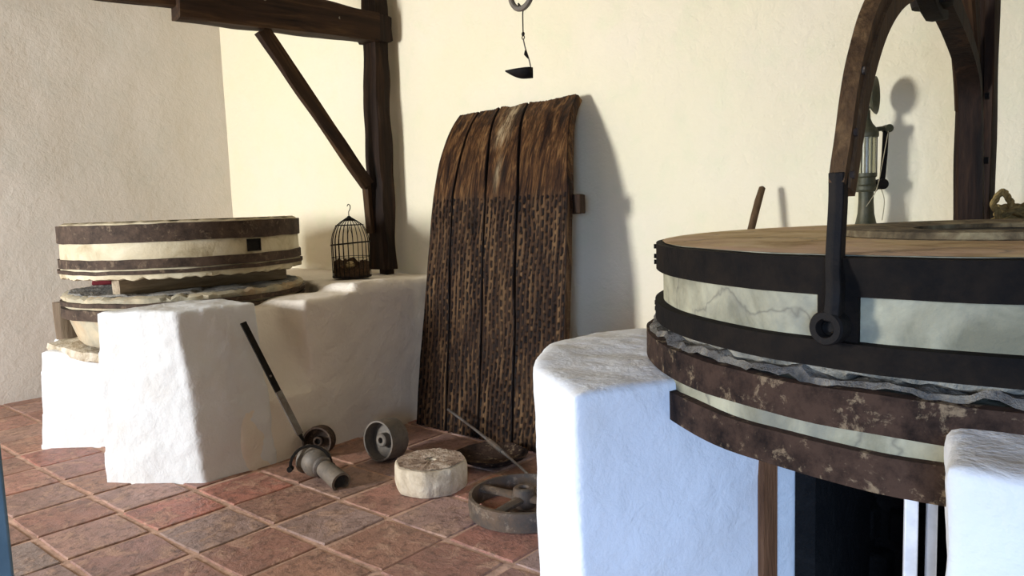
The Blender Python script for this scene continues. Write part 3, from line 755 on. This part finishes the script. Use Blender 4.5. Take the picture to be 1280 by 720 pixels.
pulley('hollow grey iron pulley on its rim beside the carved round stone', (-3.125, 2.52, .109), (.10, -1.0, .10), .107, .12, .036, I_GREY)
pulley('small rusty pulley leaning against the bench behind the ball joint', (-3.475, 2.345, .084), (.55, -.72, .12), .080, .09, .026, I_RUSTL)
# octagonal stone
oc = Vector((-2.635, 2.385, 0)); Ro = .172
os_ = thing('carved_round_stone', 'small cream octagonal stone with centre hole on the floor tiles', 'stone', tuple(oc))
def octr(a, r):
    k = PI/4; x = ((a+.2) % k)-k/2; return r*(math.cos(k/2)/math.cos(x))**.6*1.02+.004*nz(math.cos(a)*5, math.sin(a)*5, 3)
MB().lathe([(0, .002), (Ro*.93, .002), (Ro*.985, .018), (Ro, .05), (Ro, .11), (Ro*.965, .126), (Ro*.9, .130), (Ro*.5, .128), (.026, .127), (.020, .10), (0, .09)], 96, tuple(oc),
           fn=lambda i, a, r, z: (octr(a, r)+(.003*nz(a*8, z*30) if r > .03 else 0), z+(.004*nz(math.cos(a)*r*60, math.sin(a)*r*60) if z > .12 else 0))).obj('stone_body', ST_SMALL, os_)
label(MB().lathe([(Ro*.93, .1315), (Ro*.7, .131), (Ro*.4, .131), (.028, .131)], 96, tuple(oc),
           fn=lambda i, a, r, z: (octr(a, r), z+.009*abs(nz(math.cos(a)*r*70, math.sin(a)*r*70)))).obj('dressed_face', ST_SMALLT, os_), 'pitted brownish top face')
# spoked wheel
wc = Vector((-2.085, 2.415, .004))
sw_ = thing('spoked_iron_wheel', 'rusty four-spoked iron wheel lying flat, partly behind the right pillar', 'wheel', tuple(wc))
RW = .238
MB().lathe([(RW-.022, 0), (RW, 0), (RW+.003, .040), (RW, .080), (RW-.014, .082), (RW-.018, .045)], 72, tuple(wc), closed=True).obj('rim', I_WHEEL, sw_)
MB().lathe([(.018, .02), (.050, .02), (.052, .06), (.046, .098), (.040, .104), (.024, .104), (.018, .09)], 32, tuple(wc), closed=True).obj('hub', I_WHEEL, sw_)
for k in range(4):
    a = k*PI/2+.12
    d_ = Vector((math.cos(a), math.sin(a), 0)); sidev = Vector((-d_.y, d_.x, 0))
    MB().sweep([wc+Vector((0, 0, .06))+d_*r for r in (.045, .09, .15, RW-.012)], lambda i: [(x*[1.15, .95, .9, 1.2][i], y) for x, y in ((-.022, -.010), (.022, -.010), (.024, .004), (.010, .014), (-.010, .014), (-.024, .004))]).obj('spoke', I_WHEEL, sw_)
# shallow pan and rod
pc = Vector((-2.64, 2.81, .0))
pn = MB().lathe([(0, .012), (.10, .014), (.15, .030), (.178, .052), (.184, .052), (.165, .030), (.12, .008), (0, .003)], 56, tuple(pc), fn=lambda i, a, r, z: (r*(1+.05*math.sin(a*2+.6)+.02*nz(a*3)), z+.012*nz(math.cos(a)*2+r*9, math.sin(a)*2) if z > .02 else z))
tag(pn.obj('shallow_pan', I_RUST, loc=tuple(pc)), 'shallow rusty iron pan at the foot of the threshing board', 'pan')
random.seed(21)
r0, r1 = Vector((-2.26, 2.70, .016)), Vector((-3.13, 2.985, .165))
rd = thing('iron_rod', 'thin iron rod lying across the pan against the threshing board', 'rod', tuple(r0))
pts = [r0.lerp(r1, k/12)+Vector((0, 0, .012*math.sin(PI*k/12))) for k in range(13)]
MB().tube(pts, [.007]*4+[.009]*3+[.0075]*6, 8).obj('shaft', I_BRIGHT, rd)
MB().tube([pts[4], pts[5]+Vector((0, 0, .002)), pts[6]], [.012, .014, .012], 8).obj('socket', I_WHEEL, rd)

# ------------------------------------------------------------------ right mill masonry
RX, RY = -.282, 2.107
rc_ = (RX, RY, 0)
pL = masonry('masonry_pillar', [
    q4([(-.915, 1.225), (-.70, 1.69), (-.95, 2.3), (-1.33, 1.98)], -.05, [(-.926, 1.241), (-.70, 1.69), (-.95, 2.3), (-1.33, 1.98)], .918),
    q4([(-.915, 1.225), (-1.33, 1.98), (-1.375, 1.72), (-1.185, 1.42)], -.05, [(-.926, 1.241), (-1.33, 1.98), (-1.36, 1.70), (-1.185, 1.42)], .918)],
    WHITE, .013, 5, .010, 5, (-1.1, 1.7, 0))
tag(pL, 'rounded white masonry pillar supporting the left side of the large right mill', 'pillar')
pR = masonry('masonry_pillar', [
    q4([(-.235, 1.055), (.6, 1.04), (.6, 1.75), (-.28, 1.60)], -.05, [(-.215, 1.072), (.6, 1.06), (.6, 1.75), (-.285, 1.42)], .955)],
    WHITE, .013, 5, .010, 5, (.15, 1.3, 0))
tag(pR, 'white masonry pillar at the right edge supporting the large right mill', 'pillar')
rb = masonry('masonry_bench', [q4([(-1.38, 2.98), (1.6, 2.98), (1.6, 3.61), (-1.38, 3.61)], -.05, [(-1.36, 2.99), (1.6, 2.99), (1.6, 3.61), (-1.36, 3.61)], 1.125)], WHITE, .03, 4, .01, 4, (0, 3.3, 0))
tag(rb, 'tall masonry bench behind the right mill carrying its crane post', 'bench')
# hearth cavity under the stone, its shade painted black: back, left and right walls of rubble
hb = thing('hearth', 'opening in the masonry under the right mill, its shade painted black', 'hearth', (RX, 2.2, 0))
random.seed(31)
def rubble_wall(p0, p1, h, parent, name='rubble_stone'):
    p0, p1 = Vector(p0), Vector(p1); L = (p1-p0).length; t = (p1-p0).normalized(); n_ = Vector((-t.y, t.x, 0)); z = 0; row = 0
    while z < h-.02:
        hh = min(random.uniform(.09, .14), h-z); x = 0
        while x < L-.01:
            ww = min(random.uniform(.10, .2), L-x); off = random.uniform(-.015, .02); gp = .006; P = []
            for nn in (-.06, .02+off):
                ins = 0 if nn < 0 else .012
                P += [p0+t*(x+gp+ins)+n_*nn+Vector((0, 0, z+gp+ins)), p0+t*(x+ww-gp-ins)+n_*nn+Vector((0, 0, z+gp+ins)),
                      p0+t*(x+ww-gp-ins)+n_*nn+Vector((0, 0, z+hh-gp-ins)), p0+t*(x+gp+ins)+n_*nn+Vector((0, 0, z+hh-gp-ins))]
            MB().hexa(P).obj(name, ST_SHADE, parent, bevel=.012); x += ww
        z += hh; row += 1
MB().box((-.30, 2.28, .41), (.9, .08, .82)).obj('back_wall', ST_SHADE, hb)
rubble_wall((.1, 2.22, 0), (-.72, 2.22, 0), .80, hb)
MB().box((.12, 1.95, .41), (.08, .62, .82)).obj('side_wall', ST_SHADE, hb)
MB().hexa(q4([(-.66, 1.74), (-.62, 1.76), (-.62, 2.26), (-.75, 2.26)], 0, [(-.66, 1.74), (-.62, 1.76), (-.62, 2.26), (-.75, 2.26)], .82)).obj('side_wall', ST_SHADE, hb)
MB().box((-.3, 1.85, .004), (.8, .86, .012)).obj('shade_floor', ST_SHADE, hb)  # black sheet over the floor, painting the cavity's shade
# reveal beside the opening
def reveal():
    V = []; F = []; n = 30
    for j in range(n+1):
        z = .83*j/n; e = .03*nz(z*14, 3)+.012*nz(z*50, 8)
        a = Vector((-.697, 1.715)); d = Vector((.055+e*.8, .07+e))
        b = a+d; c = b+Vector((-.03, .10)); d4 = a+Vector((-.04, .14))
        for p in (a, b, c, d4): V.append((p.x, p.y, z))
    for j in range(n):
        for k in range(4): l = (k+1) % 4; F.append((j*4+k, j*4+l, (j+1)*4+l, (j+1)*4+k))
    F.append((3, 2, 1, 0)); F.append(tuple(n*4+k for k in range(4)))
    return MB().add(V, F)
rv = reveal().obj('hearth_reveal', GAP_WHITE, loc=(-.68, 1.75, 0)); tag(rv, 'narrow grey-white plaster reveal with ragged edge left of the hearth opening', 'reveal')
ws = MB().hexa(q4([(-.697, 1.648), (-.680, 1.684), (-.697, 1.692), (-.715, 1.656)], 0, [(-.697, 1.648), (-.680, 1.684), (-.697, 1.692), (-.715, 1.656)], .826)).obj('wood_strip', W_STRIP, loc=(-.71, 1.68, 0))
tag(ws, 'thin raw brown wooden strip upright between the white pillar and the hearth', 'strip')
label(MB().box((-.318, 1.345, .405), (.020, .03, .81), .3).obj('frame_board', TRIM_W, hb, bevel=.002), 'narrow white painted upright board')
label(MB().box((-.293, 1.372, .405), (.016, .02, .81), .3).obj('frame_board', TRIM_W, hb, bevel=.002), 'second white upright board set behind')

# right mill stones
lo = thing('lower_millstone', 'large lower millstone of the right mill with two rusted flaking bands', 'millstone', (RX, RY, .82))
ch3 = chip(21, .016, 10)
stone_disc([(0, .826, 0), (.6, .826, 0), (.832, .828, 0), (.836, .86, 0), (.836, .92, 0), (.836, .975, 0), (.834, .984, 0), (.80, .984, 0), (.7, .984, 0), (0, .984, 0)], ch3, rc_).obj('stone_body', ST_GREY, lo)
label(MB().lathe([(.842, .992), (.834, 1.004), (.81, 1.006), (.77, 1.002), (.70, 1.0), (.5, 1.0)], 280, rc_,
      fn=lambda i, a, r, z: (r+.010*nz(math.cos(a)*16, math.sin(a)*16, i*.3), z+.012*(((a*26/(2*PI)+r*3) % 1.0)-.5)*(1 if i < 4 else .4)+.016*nz(math.cos(a)*r*18, math.sin(a)*r*18, 3)+.006*nz(math.cos(a)*r*50, math.sin(a)*r*50, 3))).obj('furrowed_face', ST_BLUE, lo), 'blue-grey hammered furrowed rim')
ring_band(.83, .851, .923, .990, rc_, .003, 7, 160).obj('iron_band', I_RUST, lo)
ring_band(.83, .853, .828, .896, rc_, .004, 8, 160).obj('iron_band', I_RUST, lo)

up = thing('upper_millstone', 'large upper millstone of the right mill with black iron bands', 'millstone', (RX, RY, 1.0))
ch4 = chip(31, .018, 8)
stone_disc([(0, 1.014, 0), (.6, 1.014, 0), (.73, 1.014, 0), (.795, 1.016, 0), (.808, 1.016, 0), (.808, 1.018, 0), (.808, 1.03, 0), (.808, 1.15, 0), (.808, 1.196, 0), (.80, 1.204, 0), (.70, 1.2055, .0), (.3, 1.2055, 0), (0, 1.2055, 0)], ch4, rc_).obj('stone_body', ST_GREY, up)
def ragged(i, a, r, z):
    t = (a*40/(2*PI)) % 1.0; h_ = math.floor(a*40/(2*PI)); saw = .016*nz(h_*1.7, 3)+.012*(t-.5)*nz(h_*2.3, 9)
    k_ = (0, 1, 1, .8, .15)[i]
    return r+k_*(saw+.012*nz(math.cos(a)*18, math.sin(a)*18, i*.6)), z+k_*(saw*.9+.009*nz(math.cos(a)*26, math.sin(a)*26, i*.6+4))
label(MB().lathe([(.70, 1.016), (.765, 1.003), (.800, .998), (.818, 1.006), (.822, 1.020)], 420, rc_, fn=ragged).obj('chipped_rim', ST_RIM, up), 'ragged chipped stone rim hanging below the lowest band')
label(MB().lathe([(.809, 1.2052), (.79, 1.2072), (.6, 1.2085), (.35, 1.209), (0, 1.209)], 120, rc_, fn=lambda i, a, r, z: (r+.004*nz(a*9) if i == 0 else r, z)).obj('top_crust', ST_TOPR, up), 'brown and pink mottled top')
b1_ = ring_band(.804, .825, 1.136, 1.203, rc_, .0012, 9, 160).obj('iron_band', I_BAND, up)
b2_ = ring_band(.804, .829, 1.014, 1.063, rc_, .0012, 10, 160).obj('iron_band', I_BAND, up)
for z in (1.19, 1.165, 1.15, 1.045, 1.03):
    for a in (3.62,):
        p = on_ring(a, .826, z, rc_); q = on_ring(a, .8315, z, rc_); MB().tube([p, q], .006, 8).obj('rivet', I_BAND, up)
# plate behind the near pin
NP = Vector((-.42293, 1.24443, 1.08786)); an = math.atan2(NP.y-RY, NP.x-RX)-.006
label(MB().lathe([(.806, 1.062), (.817, 1.062), (.817, 1.139), (.806, 1.139)], 10, rc_, a0=an-.052, a1=an+.034, closed=True).obj('pin_plate', I_BAND, up), 'black plate behind the tong pin')
# iron eye ring on the top
ec = (RX, RY-.08, 0)
label(MB().lathe([(.20, 1.207), (.355, 1.207), (.362, 1.211), (.360, 1.224), (.34, 1.228), (.27, 1.226), (.235, 1.221), (.20, 1.222)], 96, ec, fn=lambda i, a, r, z: (r+.002*nz(a*6, i), z), closed=True).obj('eye_plate', ST_EYE, up), 'raised rusty round plate around the eye')
label(MB().lathe([(0, 1.2115), (.2, 1.2115)], 48, ec).obj('eye', I_BLACK, up), 'black disc painted as the shade in the eye of the stone')  # flat black disc on the crust, shade of the eye put in as colour

# ------------------------------------------------------------------ lifting tongs
uo = Vector((-.07559, .99714, 0)); no = Vector((-.99714, -.07559, 0)); Mo = Vector((-.48714, 2.09149, 0))
tg = thing('lifting_tongs', 'curved dark wood and iron lifting tongs arched over the right millstone', 'tongs', (Mo.x, Mo.y, 1.1))
def PT(s, z, off): return Mo+uo*s+no*off+Vector((0, 0, z))
near = [(-.745, 1.300), (-.718, 1.36), (-.672, 1.455), (-.610, 1.535), (-.53, 1.603), (-.42, 1.660), (-.28, 1.705), (-.12, 1.748), (0.02, 1.80)]
far = [(.75, 1.16), (.74, 1.30), (.72, 1.487), (.69, 1.62), (.59, 1.685), (.375, 1.737), (.18, 1.768), (.02, 1.80)]
def arm(curve, t0, t1, d0, d1, off0, off1, sgn):
    cc = catmull([(s, z, 0) for s, z in curve], 6); n = len(cc); V = []
    for i, p in enumerate(cc):
        k = i/(n-1); T = t0+(t1-t0)*k; D = d0+(d1-d0)*k; off = off0+(off1-off0)*k
        tn = (cc[min(i+1, n-1)]-cc[max(i-1, 0)]).normalized(); nn = Vector((-tn.y, tn.x, 0))*sgn
        w_ = 1+.05*nz(k*9, sgn)
        for a, b in ((-.5, 0), (-.42, -.001), (.42, -.001), (.5, 0), (.5, .55), (.5, .6), (.36, .62), (.36, 1), (-.36, 1), (-.36, .62), (-.5, .6), (-.5, .55)):
            q = p+nn*(b*D*w_); V.append(PT(q.x, q.y, off+a*T))
    F = []
    for i in range(n-1):
        for k in range(12): l = (k+1) % 12; F.append((i*12+k, i*12+l, (i+1)*12+l, (i+1)*12+k))
    F.append(tuple(range(12))[::-1]); F.append(tuple((n-1)*12+k for k in range(12)))
    return MB().add(V, F)
label(arm(near, .034, .05, .058, .075, 0.0, -.01, 1).obj('curved_arm', W_ARM, tg), 'lighter brown near arm')
arm(far, .070, .05, .085, .075, -.030, -.01, -1).obj('curved_arm', W_BEAM, tg)
# near iron leg with ring end
axn = Vector((math.cos(an), math.sin(an), 0)); _pc = Vector((RX, RY, 0))+axn*.845+Vector((0, 0, 1.10))
legp = [PT(-.785, 1.34, 0), PT(-.785, 1.29, 0), PT(-.80, 1.20, 0), _pc+Vector((.004, 0, .045)), _pc]
lg = catmull(legp, 5)
MB().sweep(lg, lambda i: [(-.0125, -.012), (.0125, -.012), (.0125, .012), (0, .016), (-.0125, .012)], up=(0, -1, 0)).obj('iron_leg', I_BLACK, tg, bevel=.002)
axn = Vector((math.cos(an), math.sin(an), 0)); rtn = axn.to_track_quat('Z', 'Y').to_matrix().to_4x4()
pinc = Vector((RX, RY, 0))+Vector((math.cos(an-.006), math.sin(an-.006), 0))*.823+Vector((0, 0, 1.088))
along([(.0145, .004), (.027, .004), (.029, .012), (.029, .034), (.026, .038), (.016, .038), (.0145, .034)], pinc, rtn, 32, True).obj('leg_eye', I_BLACK, tg)
along([(0, -.01), (.014, -.01), (.014, .022), (.011, .026), (.008, .020), (0, .020)], pinc, rtn, 20).obj('pin', I_BLACK, tg)
flp = [PT(.79, 1.32, -.025), PT(.80, 1.20, -.025), PT(.83, 1.12, -.02), PT(.862, 1.08, -.01)]
MB().sweep(catmull(flp, 4), lambda i: [(-.018, -.014), (.018, -.014), (.018, .014), (-.018, .014)], up=(0, -1, 0)).obj('iron_leg', I_BLACK, tg, bevel=.002)
for s, z in ((-.755, 1.325), (-.735, 1.395), (-.69, 1.50), (-.50, 1.665)):
    p = PT(s-.012, z+.01, -.021); MB().tube([p, p+no*.006], .007, 8).obj('bolt', I_RUSTL, tg)
for s, z in ((.79, 1.40), (.76, 1.6)):
    p = PT(s, z, -.07); MB().tube([p, p+no*.012], .011, 8).obj('bolt', I_BLACK, tg)
# apex bracket and screw
random.seed(9)
MB().tube([PT(0.02, 1.765, -.01), PT(.02, 2.25, -.01)], .024, 14).obj('lifting_screw', I_BLACK, tg)
along([(.0, -.04), (.045, -.04), (.05, -.02), (.05, .03), (.04, .05), (0, .05)], PT(.04, 1.79, -.01), Matrix.Identity(4), 18).obj('swivel_nut', I_BLACK, tg)
MB().sweep([PT(-.08, 1.765, -.01), PT(.0, 1.745, -.01), PT(.08, 1.738, -.01), PT(.16, 1.75, -.01)], lambda i: [(-.02, -.012), (.02, -.012), (.02, .012), (-.02, .012)]).obj('apex_bracket', I_BLACK, tg, bevel=.003)

# right crane post
pr = thing('timber_crane', 'dark heavy timber crane post behind the right mill', 'crane', (-.58, 3.27, 1.12))
timber((-.590, 3.27, 1.125), (-.600, 3.27, 3.68), .10, .13, up=(0, 1, 0), n=50, wob=.006, seed=30, w1=.11).obj('post', W_BEAM, pr, loc=(-.6, 3.27, 1.12))
timber((-.530, 3.225, 1.125), (-.540, 3.225, 3.3), .030, .10, up=(0, 1, 0), n=30, wob=.004, seed=33).obj('side_plank', W_BEAM, pr, loc=(-.54, 3.25, 1.12))
ja, jb = Vector((-.60, 3.3, 2.33)), Vector((-.47, 1.75, 2.33))
rot_x_obj(timber(ja, jb, .14, .18, n=24, wob=.01, seed=34), 'arm', W_BEAM_Y, pr, ja, jb)
ba, bb = Vector((-.60, 3.22, 1.62)), Vector((-.56, 2.72, 2.27))
rot_x_obj(timber(ba, bb, .08, .10, n=16, wob=.006, seed=35), 'brace', W_BEAM_Y, pr, ba, bb)

# leaning pole
pb, pt = Vector((-1.625, 2.95, .0)), Vector((-1.488, 3.50, 1.362))
po = MB().tube([pb.lerp(pt, k/20)+Vector((.004*nz(k*.5), .004*nz(k*.5, 4), 0)) for k in range(20)]+[pt-Vector((0, 0, .008)), pt], [.017]*20+[.015, .004], 12).obj('wooden_pole', W_POLE, loc=tuple(pb))
tag(po, 'round wooden pole leaning on the back wall behind the right mill', 'pole')

# green glass-bodied lamp
lp = Vector((-1.014, 3.452, 1.125))
lt = thing('carbide_lamp', 'old green metal lamp with glass cylinder and round reflector behind the tongs', 'lamp', tuple(lp))
MB().lathe([(0, 0), (.060, 0), (.060, .012), (.050, .035), (.040, .065), (.033, .10), (.030, .15), (.030, .195), (.0, .195)], 36, lp).obj('base', I_GREEN, lt)
MB().lathe([(0, .19), (.040, .192), (.046, .20), (.046, .215), (.038, .222), (.036, .25), (.042, .256), (.042, .27), (0, .27)], 32, lp).obj('collar', I_GREEN, lt)
MB().lathe([(.034, .268), (.036, .268), (.036, .42), (.034, .42)], 32, lp, closed=True).obj('glass_cylinder', GLASS, lt)
for k in range(6):
    a = k*PI/3+.3; MB().tube([lp+Vector((.039*math.cos(a), .039*math.sin(a), .265)), lp+Vector((.039*math.cos(a), .039*math.sin(a), .425))], .0028, 6).obj('guard_rod', I_GREEN, lt)
MB().tube([lp+Vector((0, 0, .268)), lp+Vector((0, 0, .42))], .009, 10).obj('inner_tube', I_BRIGHT, lt)
MB().lathe([(0, .418), (.045, .418), (.047, .425), (.046, .44), (.038, .455), (.022, .475), (.014, .495), (.012, .53), (0, .53)], 32, lp).obj('cap', I_GREEN, lt)
sx = _r.copy()  # to the viewer's right, level
sx.z = 0; sx.normalize(); sy = Vector((-sx.y, sx.x, 0))
MB().tube([lp+sx*.03+Vector((0, 0, .45)), lp+sx*.085+Vector((0, 0, .455))], .010, 8).obj('bracket', I_GREEN, lt)
MB().tube([lp+sx*.086+sy*-.02+Vector((0, 0, .452)), lp+sx*.086+sy*.02+Vector((0, 0, .452))], .017, 12).obj('knob', I_GREEN, lt)
MB().sweep([lp+sx*.080+Vector((0, 0, .455)), lp+sx*.076+Vector((0, 0, .35)), lp+sx*.066+Vector((0, 0, .22))], lambda i: [(-.011, -.006), (.011, -.006), (.011, .006), (-.011, .006)], up=tuple(sy)).obj('side_bar', I_BLACK, lt, bevel=.002)
MB().tube([lp+sx*.062+sy*-.025+Vector((0, 0, .222)), lp+sx*.062+sy*.025+Vector((0, 0, .222))], .022, 14).obj('knob', I_BLACK, lt)
MB().tube([lp+sx*.03+Vector((0, 0, .225)), lp+sx*.06+Vector((0, 0, .222))], .01, 8).obj('bracket', I_BLACK, lt)
dax = (sx*.80-sy*.60).normalized(); rtd = dax.to_track_quat('Z', 'Y').to_matrix().to_4x4()
along([(0, -.020), (.03, -.018), (.055, -.010), (.074, .004), (.078, .010), (.074, .010), (.05, -.004), (0, -.012)], lp+Vector((0, 0, .590))+sx*.026, rtd, 40).obj('reflector', I_GREEN, lt)
MB().tube([lp+Vector((0, 0, .52)), lp+Vector((0, 0, .55))+sx*.005, lp+Vector((0, 0, .60))+sx*.006], .007, 8).obj('neck', I_GREEN, lt)
st = catmull([lp+sx*.080-sy*.02+Vector((0, 0, .44)), lp+sx*.045-sy*.05+Vector((0, 0, .32)), lp+sx*.02-sy*.05+Vector((0, 0, .20)), lp-sx*.02-sy*.045+Vector((0, 0, .13))], 6)
MB().tube(st, .0018, 5).obj('string', STRING, lt)
st = catmull([lp+sx*.055-sy*.02+Vector((0, 0, .20)), lp+sx*.068-sy*.02+Vector((0, 0, .15)), lp+sx*.060-sy*.02+Vector((0, 0, .07))], 6)
MB().tube(st, .0018, 5).obj('string', STRING, lt)

# esparto rope bundle on the bench behind the right mill
rp = Vector((-.375, 3.075, 1.128))
rt_ = thing('rope_bundle', 'bundle of coiled esparto rope beside the right crane post', 'rope', tuple(rp))
def strand(pts, r, name='rope_turn', ply=3):
    pts = catmull(pts, 10); mb = MB(); n = len(pts)
    for q in range(ply):
        P = []
        for i, p in enumerate(pts):
            t = (pts[min(i+1, n-1)]-pts[max(i-1, 0)]).normalized(); u_ = t.orthogonal().normalized()
            u_ = (Vector((0, 0, 1))-t*t.z).normalized() if abs(t.z) < .9 else u_
            b_ = t.cross(u_); a = 2*PI*q/ply+i*.55; P.append(p+(u_*math.cos(a)+b_*math.sin(a))*r*.5)
        mb.tube(P, r*.58, 6)
    return mb.obj(name, ROPE, rt_)
random.seed(17)
for k in range(5):
    z = .018+.026*k; y0 = -.03+.02*(k % 2)
    pp = [rp+Vector((x, y0+.018*math.sin(x*20+k)+random.uniform(-.006, .006), z+random.uniform(-.004, .004)+.012*math.sin(x*14))) for x in np.linspace(-.11+.01*(k % 3), .26, 6)]
    strand(pp, .015)
strand([rp+Vector(p) for p in ((-.08, -.06, .03), (-.09, -.075, .10), (-.105, -.06, .13), (-.085, -.03, .17), (-.06, -.05, .14), (-.03, -.065, .10), (.08, -.065, .11), (.2, -.06, .10))], .011, 'tie_loop')
strand([rp+Vector(p) for p in ((-.11, -.05, .07), (-.03, -.07, .115), (.06, -.06, .12), (.2, -.05, .13))], .010, 'tie_loop')
